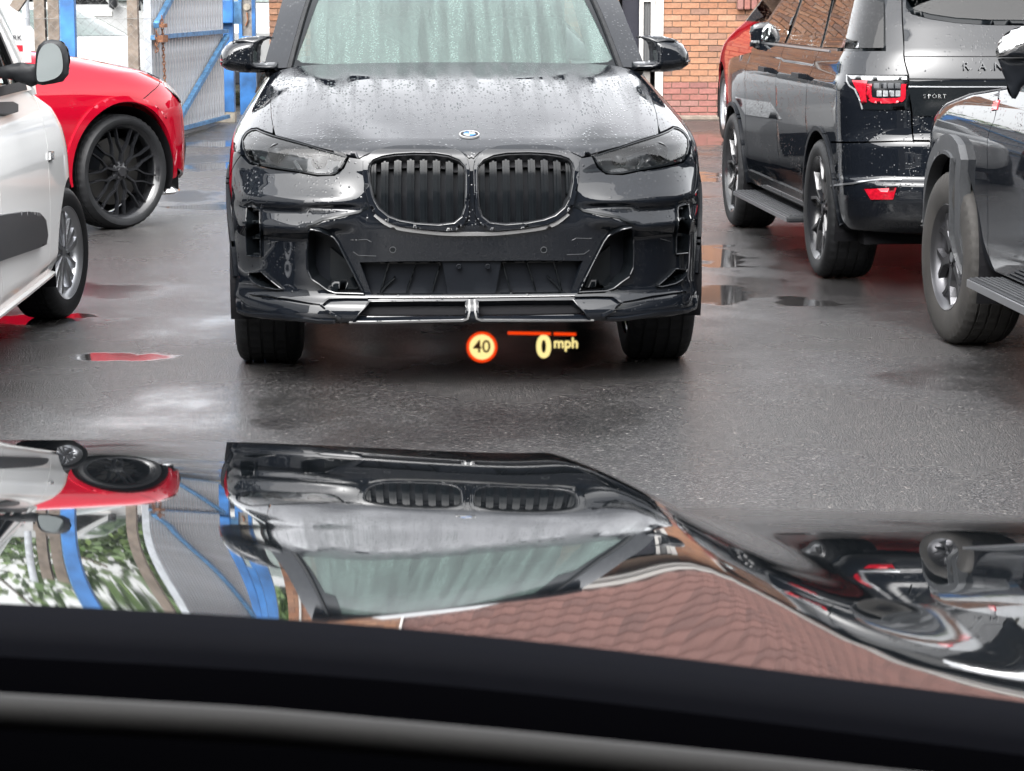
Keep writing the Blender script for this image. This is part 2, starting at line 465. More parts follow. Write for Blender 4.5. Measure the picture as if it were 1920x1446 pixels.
def puff(name, poly, mat, parent, M, front=.05, back=.03, step=.01, edge=.04, pw=.5):
    """a rounded pod with a given outline; M maps (a,b,h) to the parent's space"""
    vs, F = tri(poly, [], step); b = np.array(dens(poly, step * .5))
    d = np.sqrt(((vs[:, None, :] - b[None]) ** 2).sum(-1)).min(1); t = np.clip(d / edge, 0, 1); hgt = (1 - (1 - t) ** 2) ** pw
    n = len(vs); V = [M @ Vector((p[0], p[1], front * h)) for p, h in zip(vs, hgt)] + [M @ Vector((p[0], p[1], -back * h)) for p, h in zip(vs, hgt)]
    ff = [tuple(map(int, f)) for f in F] + [tuple(int(i) + n for i in f[::-1]) for f in F]
    bm = bmesh.new(); bv = [bm.verts.new(p) for p in V]
    for f in ff: bm.faces.new([bv[i] for i in f])
    bmesh.ops.remove_doubles(bm, verts=bm.verts, dist=1e-5); bmesh.ops.recalc_face_normals(bm, faces=bm.faces)
    return frombm(name, bm, mat, parent, smooth=True)
def circ(S, car, yc, zc, r, g, a0=0, a1=360, n=40):
    """circle on the car's side, given in (y,z), as surface parameters"""
    return car.inv(S, [(yc + r * cos(R(a0 + (a1 - a0) * i / n)), zc + r * sin(R(a0 + (a1 - a0) * i / n))) for i in range(n + 1)], g, yz=True)
def copyobj(o, parent, rot=None, loc=None):
    c = o.copy(); COL.objects.link(c); c.parent = parent
    if rot is not None: c.rotation_euler = rot
    if loc is not None: c.location = loc
    return c

# ------------------------------------------------------------------ wheels (axle along +x, outward)
def tyre(parent, Rt, wd, Rr, mat='rubber', tread='rubber'):
    h = wd / 2; s = .018
    prof = [(-h * .9, Rr), (-h, Rr + (Rt - Rr) * .45), (-h * .93, Rt - .02), (-h * .8, Rt - .004)]
    for k, c in enumerate((-.5, -.17, .17, .5)):
        x = c * h * 1.15; prof += [(x - .006, Rt), (x - .005, Rt - .008), (x + .005, Rt - .008), (x + .006, Rt)]
    prof += [(h * .8, Rt - .004), (h * .93, Rt - .02), (h * 1.0, Rr + (Rt - Rr) * .62), (h, Rr + (Rt - Rr) * .4), (h * .96, Rr + (Rt - Rr) * .12), (h * .9, Rr)]
    n = 144; mb = MB(); q = len(prof); V = []
    for i in range(n):
        t = 2 * pi * i / n
        for j, (x, r) in enumerate(prof):
            rr = r
            if r > Rt - .006 and (i % 3 == 0): rr = r - .005
            tt = t + .02 * (x / h)
            V.append(Vector((x, rr * cos(tt), rr * sin(tt))))
    F = [[i * q + j, ((i + 1) % n) * q + j, ((i + 1) % n) * q + j + 1, i * q + j + 1] for i in range(n) for j in range(q - 1)]
    mb.add(V, F); o = mb.build('tyre', mat, parent, smooth=True)
    return o
def wheel(car, pos, out, Rt, wd, Rr, style, rim='rim_black', face=None, steer=0, tmat='rubber', detail=True):
    """out: +1 wheel face looks along local +x, -1 along -x"""
    wroot = bpy.data.objects.new('wheel', None); COL.objects.link(wroot); wroot.parent = car.o if isinstance(car, Car) else car
    wroot.location = pos; wroot.rotation_euler = (0, 0, (0 if out > 0 else pi) + steer); wroot.empty_display_size = .1
    tyre(wroot, Rt, wd, Rr, tmat); h = wd / 2; face = face or rim
    mb = MB().lathe([(-h * .85, Rr + .002), (-h * .8, Rr - .02), (-h * .3, Rr - .035), (h * .55, Rr - .03), (h * .78, Rr - .018), (h * .86, Rr - .004), (h * .93, Rr + .004), (h * .88, Rr + .012)], 72)
    mb.build('rim', rim, wroot, smooth=True)
    MB().lathe([(-h * .75, .02), (-h * .75, Rr - .03)], 40).build('wheel_back', 'matt_black', wroot)
    MB().lathe([(h * -.02, .04), (h * -.02, Rr * .72), (-h * .12, Rr * .72), (-h * .12, .04)], 56).build('brake_disc', 'disc_steel', wroot)
    MB().prism([(Rr * .45 * cos(t) if i < 8 else Rr * .82 * cos(t), Rr * .45 * sin(t) if i < 8 else Rr * .82 * sin(t)) for i, t in
                list(enumerate([2.2 + k * .12 for k in range(8)])) + list(enumerate([2.2 + k * .12 for k in range(7, -1, -1)], 8))], -h * .3, h * .2).build('brake_caliper', 'satin_black', wroot)
    x0, x1 = h * .42, h * .72; hub = Rr * .2
    MB().lathe([(x0 - .03, hub * 1.15), (x0 + .02, hub * 1.1), (x1 - .01, hub * .8), (x1 - .01, .001)], 40).build('hub', face if style != 'split' else 'rim_black', wroot, smooth=True)
    MB().lathe([(x1 - .012, hub * .5), (x1 + .004, hub * .48), (x1 + .004, .001)], 32).build('hub_cap', 'dull_silver' if rim != 'rim_black' else 'gunmetal', wroot, smooth=True)
    nn = 5; mb = None
    first = None
    for k in range(nn):
        t = 2 * pi * k / nn + .3
        if first is None: first = MB().lathe([(x1 - .02, .0001), (x1 - .004, .0001), (x1 - .004, .009), (x1 - .02, .01)], 8, M=Matrix.Translation((0, hub * .75, 0))).build('wheel_nut', 'gunmetal', wroot); first.rotation_euler = (t, 0, 0)
        else: copyobj(first, wroot, (t, 0, 0))
    def spoke(polys, n, mat, ph=0, name='spoke', xa=x0, xb=x1, tp=.12):
        f = None
        for k in range(n):
            a = ph + 2 * pi * k / n
            if f is None:
                m = MB()
                for pl, da, db in polys:      # pl: centre line (r, angle) and half widths
                    P = [Vector((0, r * cos(t), r * sin(t))) for r, t, wq in pl]; ww = [wq for r, t, wq in pl]; V = []
                    for i, p in enumerate(P):
                        d = (P[min(i + 1, len(P) - 1)] - P[max(i - 1, 0)]).normalized(); s_ = Vector((1, 0, 0)).cross(d); q = i / (len(P) - 1)
                        xt = xb + (da + (db - da) * q)
                        V += [p + s_ * ww[i] + Vector((xt - .028, 0, 0)), p + s_ * ww[i] * .62 + Vector((xt, 0, 0)), p - s_ * ww[i] * .62 + Vector((xt, 0, 0)), p - s_ * ww[i] + Vector((xt - .028, 0, 0))]
                    F = []
                    for i in range(len(P) - 1):
                        for j in range(4): a_, b_ = i * 4 + j, i * 4 + (j + 1) % 4; F.append([a_, b_, b_ + 4, a_ + 4])
                    F += [[0, 3, 2, 1], [len(V) - 4, len(V) - 3, len(V) - 2, len(V) - 1]]
                    m.add(V, F)
                f = m.build(name, mat, wroot); f.rotation_euler = (a, 0, 0)
            else: copyobj(f, wroot, (a, 0, 0))
    q = Rr
    if style == 'mesh':      # ten forked spokes that fork again near the rim
        for sg in (1, -1):
            pass
        spoke([([(q * .17, 0, .014), (q * .42, 0.0, .010)], -.005, .0),
               ([(q * .41, 0.0, .009), (q * .62, .21, .0075), (q * .985, .24, .0075)], .0, .006),
               ([(q * .41, 0.0, .009), (q * .62, -.21, .0075), (q * .985, -.24, .0075)], .0, .006)], 9, face, .1)
    elif style == 'split':   # five pairs of spokes with bright faces
        for s_ in (1, -1):
            spoke([([(q * .18, s_ * .10, .018), (q * .55, s_ * .13, .016), (q * .985, s_ * .30, .020)], .0, .01)], 5, 'rim_black', .2)
            spoke([([(q * .30, s_ * .115, .008), (q * .56, s_ * .14, .010), (q * .985, s_ * .31, .014)], .004, .014)], 5, face, .2, 'spoke_face')
    elif style == 'turbine':
        spoke([([(q * .14, 0, .012), (q * .42, .06, .017), (q * .75, .16, .022), (q * .985, .24, .026)], .008, .0)], 5, face, 0)
        spoke([([(q * .16, .36, .010), (q * .42, .42, .014), (q * .75, .46, .020), (q * .985, .50, .024)], .002, -.004)], 5, face, 0)
        spoke([([(q * .2, .82, .010), (q * .5, .84, .015), (q * .985, .84, .024)], .004, -.004)], 5, face, 0)
        MB().lathe([(h * .35, q * .2), (h * .4, q * .9), (h * .5, q)], 48).build('wheel_trim_back', 'black_plastic', wroot)
    elif style == 'six':
        spoke([([(q * .2, 0, .034), (q * .45, 0, .026), (q * .6, 0, .03)], .0, .0),
               ([(q * .55, 0, .02), (q * .8, .2, .017), (q * .985, .3, .02)], .0, .004),
               ([(q * .55, 0, .02), (q * .8, -.2, .017), (q * .985, -.3, .02)], .0, .004)], 6, face, .25)
    elif style == 'plain':
        spoke([([(q * .2, 0, .03), (q * .98, .05, .03)], .0, .0)], 7, face, 0)
    return wroot
def liner(car, x0, x1, yc, zc, r, name='wheel_arch_liner'):
    MB().lathe([(min(x0, x1), r), (max(x0, x1), r)], 32, M=Matrix.Translation((0, yc, zc)), a0=-.35, a1=pi + .35).build(name, 'matt_black', car.o)
    xi = x0 if abs(x0) < abs(x1) else x1
    MB().lathe([(xi, .01), (xi, r)], 32, M=Matrix.Translation((0, yc, zc)), a0=-.35, a1=pi + .35).build(name, 'matt_black', car.o)
# ------------------------------------------------------------------ ground
def wet_asphalt():
    m, n, b = nodes('wet_asphalt')
    mp = coords(n)
    big = N(n, 'ShaderNodeTexNoise'); big.inputs['Scale'].default_value = .55; big.inputs['Detail'].default_value = 7; big.inputs['Roughness'].default_value = .58
    mpb = coords(n, (1, .8, 1)); n.links.new(mpb.outputs[0], big.inputs['Vector'])
    fine = N(n, 'ShaderNodeTexVoronoi'); fine.inputs['Scale'].default_value = 130; n.links.new(mp.outputs[0], fine.inputs['Vector'])
    fn = N(n, 'ShaderNodeTexNoise'); fn.inputs['Scale'].default_value = 320; fn.inputs['Detail'].default_value = 2; n.links.new(mp.outputs[0], fn.inputs['Vector'])
    sel = N(n, 'ShaderNodeSeparateColor'); n.links.new(fine.outputs['Color'], sel.inputs[0])
    col = ramp(n, sel.outputs[0], [(0, (.010, .010, .011)), (.75, (.034, .033, .033)), (.985, (.060, .058, .056)), (1, (.16, .15, .14))])
    dk = N(n, 'ShaderNodeMixRGB', blend_type='MULTIPLY'); dk.inputs[0].default_value = 1
    tone = ramp(n, big.outputs[0], [(.3, (1.15, 1.12, 1.1)), (.7, (.7, .7, .72))])
    n.links.new(col.outputs[0], dk.inputs[1]); n.links.new(tone.outputs[0], dk.inputs[2]); n.links.new(dk.outputs[0], b.inputs['Base Color'])
    ro = ramp(n, big.outputs[0], [(.40, (.32,) * 3), (.53, (.22,) * 3), (.62, (.15,) * 3)]); n.links.new(ro.outputs[0], b.inputs['Roughness'])
    hm = N(n, 'ShaderNodeMath', operation='MULTIPLY_ADD'); n.links.new(fine.outputs['Distance'], hm.inputs[0]); hm.inputs[1].default_value = -1.2; n.links.new(fn.outputs[0], hm.inputs[2])
    st = ramp(n, big.outputs[0], [(.38, (.70,) * 3), (.50, (.42,) * 3), (.60, (.10,) * 3)])
    bp = N(n, 'ShaderNodeBump'); bp.inputs['Distance'].default_value = .010; n.links.new(st.outputs[0], bp.inputs['Strength']); n.links.new(hm.outputs[0], bp.inputs['Height'])
    # standing water: shallow pools where the surface dips, with an uneven shoreline
    tc = N(n, 'ShaderNodeTexCoord'); wob = N(n, 'ShaderNodeTexNoise'); wob.inputs['Scale'].default_value = 4.5; wob.inputs['Detail'].default_value = 5; n.links.new(tc.outputs['Object'], wob.inputs['Vector'])
    acc = None
    for px, py, rx, ry in PUDDLES:
        c = gnd(px, py)
        s1 = N(n, 'ShaderNodeVectorMath', operation='SUBTRACT'); n.links.new(tc.outputs['Object'], s1.inputs[0]); s1.inputs[1].default_value = (c.x, c.y, 0)
        s2 = N(n, 'ShaderNodeVectorMath', operation='MULTIPLY'); n.links.new(s1.outputs[0], s2.inputs[0]); s2.inputs[1].default_value = (1 / rx, 1 / ry, 0)
        s3 = N(n, 'ShaderNodeVectorMath', operation='LENGTH'); n.links.new(s2.outputs[0], s3.inputs[0])
        if acc is None: acc = s3.outputs['Value']
        else:
            mn = N(n, 'ShaderNodeMath', operation='MINIMUM'); n.links.new(acc, mn.inputs[0]); n.links.new(s3.outputs['Value'], mn.inputs[1]); acc = mn.outputs[0]
    ad = N(n, 'ShaderNodeMath', operation='MULTIPLY_ADD'); n.links.new(wob.outputs[0], ad.inputs[0]); ad.inputs[1].default_value = 2.6; n.links.new(acc, ad.inputs[2])
    wet = N(n, 'ShaderNodeMapRange'); wet.interpolation_type = 'SMOOTHSTEP'; n.links.new(ad.outputs[0], wet.inputs[0]); wet.inputs[1].default_value = 2.0; wet.inputs[2].default_value = 2.45; wet.inputs[3].default_value = 1; wet.inputs[4].default_value = 0
    W = wet.outputs[0]
    inv = N(n, 'ShaderNodeMath', operation='SUBTRACT'); inv.inputs[0].default_value = 1; n.links.new(W, inv.inputs[1])
    def mul(a, b_):
        x = N(n, 'ShaderNodeMath', operation='MULTIPLY'); n.links.new(a, x.inputs[0]); n.links.new(b_, x.inputs[1]); return x.outputs[0]
    rr_ = mul(ro.outputs[0], inv.outputs[0]); r9 = N(n, 'ShaderNodeMath', operation='MULTIPLY_ADD'); n.links.new(W, r9.inputs[0]); r9.inputs[1].default_value = .07; n.links.new(rr_, r9.inputs[2]); n.links.new(r9.outputs[0], b.inputs['Roughness'])
    n.links.new(mul(st.outputs[0], inv.outputs[0]), bp.inputs['Strength'])
    n.links.new(bp.outputs[0], b.inputs['Normal']); b.inputs['Coat Roughness'].default_value = .06
    w7 = N(n, 'ShaderNodeMath', operation='MULTIPLY'); n.links.new(W, w7.inputs[0]); w7.inputs[1].default_value = .38; n.links.new(w7.outputs[0], b.inputs['Coat Weight'])
    return m
PUDDLES = [(232, 668, .20, .15), (90, 600, .30, .24), (400, 270, .6, .5), (395, 312, .42, .5), (392, 388, .35, .30), (1345, 480, .16, .75), (1348, 553, .18, .50), (1500, 566, .14, .2), (1300, 262, .4, 1.2), (1290, 330, .3, .7)]
wet_asphalt()
G = mk('ground', [(-150, -60, 0), (150, -60, 0), (150, 400, 0), (-150, 400, 0)], [(0, 1, 2, 3)], 'wet_asphalt'); tag(G, kind='structure')

# ------------------------------------------------------------------ the car the view is taken from
own = Car('foreground_car', (-.33, 1.2, 0), 0, label='glossy black bonnet and dark dashboard edge of the car the view is taken from', cat='car')
def own_surface():
    sc = lambda p: float(np.interp(p, [.15, .1936, .2002, .2112, .2245, .2409, .262, .30, .34], [.20, .159, .140, .1245, .111, .096, .088, .086, .086]))
    zs = {}; Y = 1.5; z = CH - 1.5 * tan(.265); st = .005
    Ys = [Y]; Zs = [z]
    while Y < 3.3: z -= tan(sc(math.atan2(CH - z, Y))) * st; Y += st; Ys.append(Y); Zs.append(z)
    Y, z = Ys[0], Zs[0]
    while Y > .9: z += tan(sc(math.atan2(CH - z, Y))) * st; Y -= st; Ys.insert(0, Y); Zs.insert(0, z)
    Zs = gauss(np.array(Zs), 12); Ys = np.array(Ys); Ps = np.arctan2(CH - Zs, Ys)
    yof = lambda py: float(np.interp(-(PITCH + math.atan((py - 723) / FP)), -Ps, Ys))
    cr = sorted((yof(b), (a - 960) / FP * yof(b)) for a, b in [(1035, 850), (1120, 885), (1205, 935), (1340, 1044), (1452, 1122), (1560, 1209), (1600, 1250)])
    cy = np.array([c[0] for c in cr]); cx_ = np.array([c[1] for c in cr]); yfront = yof(851)
    def H(X, Y):
        z = np.interp(Y, Ys, Zs)
        z = z + .012 * sstep(.1, -.55, X) * (Y - 1.6)
        xc = np.interp(Y, cy, cx_); q = np.maximum(Y - 1.25, 0) * .037 / .062
        d = X - xc
        z = z - .062 * q * sstep(-.01, .13, d) + .002 * np.exp(-(d / .05) ** 2) - .04 * np.maximum(d - .22, 0) ** 1.5
        t = np.maximum(0, 2.02 - Y); z = z + .019 * (t * t / (t + .12)) * np.exp(-((X + .12) / .13) ** 2)
        return z
    xs = np.linspace(-1.25, .72, 170)
    V = []; nr = 0
    ye = yfront - .10 * ((xs + .33) / .9) ** 2
    rows = []
    for t in np.linspace(0, 1, 150): Yr = 1.25 + (ye - 1.25) * t; rows.append((xs, Yr, H(xs, Yr)))
    s = np.arctan((H(xs, ye - .01) - H(xs, ye)) / .01); z0 = H(xs, ye); rr = .09
    for q in np.linspace(0, 1, 14)[1:]:
        a = s + (pi / 2 * .97 - s) * q
        rows.append((xs, ye + rr * (np.sin(a) - np.sin(s)), z0 - rr * (np.cos(s) - np.cos(a))))
    yl, zl = rows[-1][1], rows[-1][2]
    for q in np.linspace(0, 1, 12)[1:]: rows.append((xs, yl + .02 * sin(q * 3), zl + (.28 - zl) * q))
    for r in rows: V += [(x + .33, y - 1.2, z) for x, y, z in zip(*r)]
    m = len(xs); F = [(i * m + j, i * m + j + 1, (i + 1) * m + j + 1, (i + 1) * m + j) for i in range(len(rows) - 1) for j in range(m - 1)]
    k = 150 + 5
    mk('bonnet', V[:k * m], [f for f in F if max(f) < k * m], 'glossy_paint', own.o, smooth=True)
    mk('front_bumper', V[k * m - m:], [tuple(i - (k - 1) * m for i in f) for f in F if min(f) >= (k - 1) * m], 'glossy_paint', own.o, smooth=True)
own_surface()
L_ = lambda px, py, Y: at(px, py, Y) - Vector((-.33, 1.2, 0))
edge = [(-300, 1117), (0, 1131), (400, 1151), (700, 1172), (960, 1197), (1300, 1236), (1600, 1276), (2000, 1326), (2300, 1370)]
def strip(name, mat, prof, n=1):
    """prof: list of (dy_px, Y) steps swept along the screen's lower edge"""
    V = []; k = len(edge) * 4
    ex = np.array(edge, float); xx = np.linspace(-300, 2300, k); yy = gauss(np.interp(xx, ex[:, 0], ex[:, 1]), 2.)
    for d, Y in prof: V += [L_(x, y + d, Y) for x, y in zip(xx, yy)]
    F = [(i * k + j, i * k + j + 1, (i + 1) * k + j + 1, (i + 1) * k + j) for i in range(len(prof) - 1) for j in range(k - 1)]
    return mk(name, V, F, mat, own.o, smooth=True)
basic('frit_black', (.0022, .0024, .0036), .7, spec=.03); basic('dash_black', (.0006, .0006, .0008), 1., spec=0); basic('highlight_grey', (.038, .037, .036), .6, spec=.2)
strip('windscreen_border', 'frit_black', [(0, 1.20), (22, 1.190), (45, 1.183), (75, 1.180), (130, 1.178)])
strip('dashboard', 'dash_black', [(100, 1.15), (125, 1.06), (150, 1.0), (200, .95), (420, .80)])
cut = [(-400, 1290), (0, 1322), (480, 1349), (960, 1392), (1400, 1436), (2000, 1500)]
ca = np.array(cut, float); xs = np.linspace(-400, 2000, 30)
V = [L_(x, float(np.interp(x, ca[:, 0], ca[:, 1])) + 12, .85) for x in xs]
MB().tube(V, .0065, 14).build('dash_edge_highlight', 'highlight_grey', own.o, smooth=True)  # lighter grey bar paints the sky highlight along the dashboard's rounded edge

# ------------------------------------------------------------------ head-up display
EX = 2 ** scene.view_settings.exposure
emitter('hud_cream', (1, .82, .33), 1.15 / EX); emitter('hud_red', (1, .06, .005), 1.0 / EX); basic('hud_digit', (.012, .005, .002), .9, spec=0)
emitter('hud_cream_dim', (.8, .75, .38), .75 / EX)
hc = at(990, 650, 2.15); hud = empty('head_up_display', hc, 0, label='glowing head-up display with round 40 speed sign and 0 mph reading', cat='display')
HM = Matrix.Rotation(pi / 2 - PITCH, 4, 'X')
def HP(px, py): return at(px, py, 2.15) - hc
hs_ = 2.168 / FP
def disc(name, px, py, r, mat, lift, n=48, r0=0):
    c = HM.inverted() @ HP(px, py)
    mb = MB().lathe([(lift - .0006, max(r0, .0002)), (lift, max(r0, .0002)), (lift, r), (lift - .0006, r)], n, axis='z', M=HM @ Matrix.Translation(c)); mb.build(name, mat, hud)
disc('sign_ring', 903.5, 651, 29 * hs_, 'hud_red', 0, r0=22.5 * hs_); disc('sign_face', 903.5, 651, 23.5 * hs_, 'hud_cream', .0005)
def HT(name, s, px, py, hpx, mat, bold=0, sx=1, lift=.0012):
    c = HM.inverted() @ HP(px, py)
    text(name, s, hpx * hs_ / .72, mat, hud, .0002, HM @ Matrix.Translation(c + Vector((0, 0, lift))) @ Matrix.Diagonal((sx, 1, 1, 1)), bold)
HT('sign_number', '40', 903.5, 651, 24, 'hud_digit', .0002)
HT('speed_digit', '0', 1019.5, 652, 41, 'hud_cream', .0011, .95); HT('speed_unit', 'mph', 1061, 644, 20, 'hud_cream', .0003, .95)
for a, b_ in (((952, 624.5), (1033, 626)), ((1038, 626), (1080, 627))):
    MB().beam(HP(*a), HP(*b_), 5.5 * hs_, .0005, up=HM.to_3x3() @ Vector((0, 0, 1))).build('red_bar', 'hud_red', hud)

# ------------------------------------------------------------------ the black SUV facing us
bmw = Car('parked_suv', (-.158, 9.45, 0), R(3.5), label='black SUV parked facing us with double kidney grille and beaded rain on its bonnet', cat='car')
VO = Tab([(.2, .0), (.30, .0), (.45, .005), (.60, .01), (.635, -.035), (.66, -.042), (.72, .005), (.735, -.028), (.76, -.034), (.80, .0), (.86, .035), (.93, .03), (1.0, .0), (1.3, 0)], .0045)
VC = Tab([(.2, 0), (1.3, 0)], 0)
def bextra(a, y, z):
    k = sstep(.40, .60, a) * (1 - sstep(.90, .97, a))
    dy = k * VO(z + .22 * (np.clip(a, .42, .68) - .68) * (1 - sstep(.70, .76, z)))
    # bonnet power lines
    t = np.clip((z - .95) / .28, 0, 1); ac = .36 + .20 * t
    dy = dy + (-.055 * np.exp(-((a - ac - .10) / .085) ** 2) + .035 * np.exp(-((a - ac + .06) / .10) ** 2)) * sstep(.97, 1.05, z) * (1 - sstep(1.20, 1.25, z))
    return dy, 0 * a
SB = Ring(.86, 3.2, [(.12, .235), (.05, .262), (.01, .275), (.0, .30), (.012, .345), (.035, .365), (.045, .39), (.03, .50), (.012, .60), (.0, .66), (.012, .78), (.035, .89), (.05, .935), (.085, .962),
                    (.17, .995), (.3, 1.032), (.5, 1.085), (.8, 1.155), (1.1, 1.21), (1.4, 1.25), (1.8, 1.295)],
          [(.2, .985), (.35, 1.0), (.6, .995), (.8, .995), (.93, .985), (1.0, .97), (1.06, .94), (1.12, .905), (1.18, .87), (1.25, .83), (1.35, .8)], sig=.010, extra=bextra, soft=(.985, 1.05, .07))
gB = (-.5, .55)
def B_(pts, g=gB): return bmw.inv(SB, pts, g)
def rB(y, z, g=(-1.25, .6)): return bmw.inv(SB, [(y, z)], g, yz=True)[0]
def vz(z): return float(np.interp(z, SB.z, SB.vv))
hoodline = B_([(674, 296), (700, 284), (716, 277.5), (740, 273), (790, 271.5), (835, 275), (850, 279), (868, 286), (879, 296)], (-.4, .8))
hl_top = B_([(517, 253.5), (560, 265), (600, 277)], (-.7, .85))
shut = B_([(513, 238), (510, 222), (508.5, 205), (508, 190), (509, 176), (513, 160), (521, 143), (534, 130)], (-.8, 1.2))
hrear = B_([(560, 124), (600, 121), (700, 118), (800, 117), (857, 117)], (-.4, 1.9))
vr = hrear[-1][1]
half = [(0, hoodline[-1][1] + .004)] + hoodline[::-1] + hl_top[::-1] + shut + hrear[:-1]
full = half + [(0, vr)] + [(-u, v) for u, v in half[::-1] if abs(u) > 1e-6]
RB = (0, 2.2, .5)
patch('bonnet', SB, full, 'bonnet_paint', bmw.o, step=.028, depth=.02, ref=RB)
# front bumper with its openings
arch_f = circ(SB, bmw, .89, .385, .43, (-1.0, .4), 178, 132, 10)
hb = B_([(452, 292), (459, 300), (467, 308), (490, 314), (520, 319.5), (560, 325), (595, 331.5), (628, 330), (645, 317), (655, 296)], (-.8, .7))
g_ = .004
low = B_([(880, 606), (800, 607), (700, 606), (640, 606), (600, 605), (540, 602.5), (490, 599), (460, 594)], (-.4, .1))
side_low = [rB(.44, .30), rB(.455, .34)]
hh = [(0, low[0][1])] + low + side_low + arch_f[::1] + [rB(.60, .78)] + hb + [(u, v - .006) for u, v in hoodline] + [(0, hoodline[-1][1] - .002)]
fullb = hh + [(-u, v) for u, v in hh[::-1] if abs(u) > 1e-6]
kid_o = [(681, 303), (690, 294), (705, 286), (722, 281), (745, 278), (790, 277), (832, 279), (852, 284), (868, 291), (878, 302), (881, 316), (881, 345), (880, 380), (879, 405), (871, 420), (858, 431), (840, 433), (790, 430), (745, 424), (726, 417), (708, 405), (693, 388), (685, 360), (681, 330)]
kid_i = [(693, 308), (700, 300), (716, 295), (740, 292), (775, 290.5), (815, 291), (842, 294), (862, 301), (872, 312), (875, 328), (875, 355), (873, 388), (867, 407), (852, 419), (822, 422.5), (780, 420), (750, 415), (728, 407), (710, 392), (699, 372), (693, 345), (691, 322)]
KO = B_(kid_o, (-.3, .6)); KI = B_(kid_i, (-.3, .6))
intk = B_([(578, 432), (584, 427), (600, 428.5), (614, 434), (628, 444), (636, 455), (647, 476), (660, 502), (676, 534), (684, 552), (672, 552), (630, 551), (616, 545), (600, 533), (585, 523), (577, 505), (576, 470)], (-.6, .35))
vent = B_([(465, 386), (474, 384), (485, 388), (490, 396), (491, 430), (491.5, 470), (492, 482), (466, 480), (464, 440)], (-.9, .4))
scoop = B_([(469, 510), (493, 508), (503, 518), (520, 532), (532, 542), (520, 544), (493, 538), (478, 530), (470, 520)], (-.85, .25))
cg = B_([(674, 492), (760, 490), (857, 490)], (-.2, .3)); cg2 = B_([(857, 553), (760, 553), (697, 553)], (-.2, .2))
cgh = [(cg[0][0], cg[0][1]), (cg[1][0], cg[1][1]), (0, cg[2][1])]; cgl = [(0, cg2[0][1]), (cg2[1][0], cg2[1][1]), (cg2[2][0], cg2[2][1])]
cgf = cgh[:2] + [(-u, v) for u, v in cgh[:2][::-1]] + [(-u, v) for u, v in cgl[1:][::-1]] + cgl[1:]
mir = lambda p: [(-u, v) for u, v in p]
val = B_([(693, 566), (790, 565), (873, 565), (874, 596), (868, 599), (790, 600.5), (720, 602), (662, 602.5), (672, 590), (686, 575)], (-.3, .12))
patch('front_bumper', SB, fullb, 'black_paint', bmw.o, holes=[KO, mir(KO), intk, mir(intk), vent, mir(vent), scoop, mir(scoop), cgf, val, mir(val)], step=.022, depth=.03, ref=RB)
# dark space behind the openings
inner = [(-1.0, vz(.30)), (1.0, vz(.30)), (1.0, vz(.9)), (-1.0, vz(.9))]
patch('inner_panel', SB, inner, 'matt_black', bmw.o, step=.12, off=-.13, depth=.0, ref=RB)
# kidney grille
for q, (sgn) in enumerate((1, -1)):
    T = (lambda p: p) if sgn == 1 else mir
    fr = patch('kidney_grille', SB, shrink(T(KO), .0035), 'black_paint', bmw.o, holes=[T(KI)], step=.012, depth=.07, off=.016, ref=RB)
    rim = patch('grille_rim', SB, T(KI), 'black_plastic', fr, holes=[shrink(T(KI), .006)], step=.01, depth=.09, off=.008, ref=RB)
    cx = [697, 720.5, 745, 769.5, 794, 818.5, 843, 866]
    KIs = T(KI)
    def span(u):
        vs = []
        for i in range(len(KIs)):
            (a, b_), (c, d) = KIs[i], KIs[(i + 1) % len(KIs)]
            if (a - u) * (c - u) < 0: vs.append(b_ + (d - b_) * (u - a) / (c - a))
        return (min(vs), max(vs)) if len(vs) > 1 else None
    for i, x in enumerate(cx):
        u = T(B_([(x, 340)], (-.3, .6)))[0][0]; sp = span(u)
        if not sp: continue
        v0, v1 = sp[0] - .004, sp[1] + .004; hwd = .0145
        patch('grille_slat', SB, [(u - hwd, v0), (u + hwd, v0), (u + hwd, v1), (u - hwd, v1)], 'gloss_black', fr, step=.03, off=-.018, depth=.05, ref=RB)
        patch('grille_slat_edge', SB, [(u - .004, v0), (u + .004, v0), (u + .004, v1), (u - .004, v1)], 'gloss_black', fr, step=.03, off=-.010, depth=.01, ref=RB)
        if i < len(cx) - 1:
            um = T(B_([((x + cx[i + 1]) / 2, 340)], (-.3, .6)))[0][0]; sp = span(um)
            if sp:
                vt = sp[1] - .004
                pts = []
                for uu, vv_, o_ in ((um - .011, vt, -.075), (um + .011, vt, -.075), (um + .011, vt - .052, -.028), (um - .011, vt - .052, -.028)):
                    P0 = SB(np.array([uu]), np.array([vv_]))[0]; pts.append(P0 + np.array([0, -o_, 0]))
                tb = [p + np.array([0, .01, -.002]) for p in pts]
                mk('grille_flap', pts + tb, [(0, 3, 2, 1), (4, 5, 6, 7), (0, 1, 5, 4), (1, 2, 6, 5), (2, 3, 7, 6), (3, 0, 4, 7)], 'gunmetal', fr)
    patch('grille_shutter', SB, T(KO), 'satin_black', fr, step=.05, off=-.055, depth=0, ref=RB)
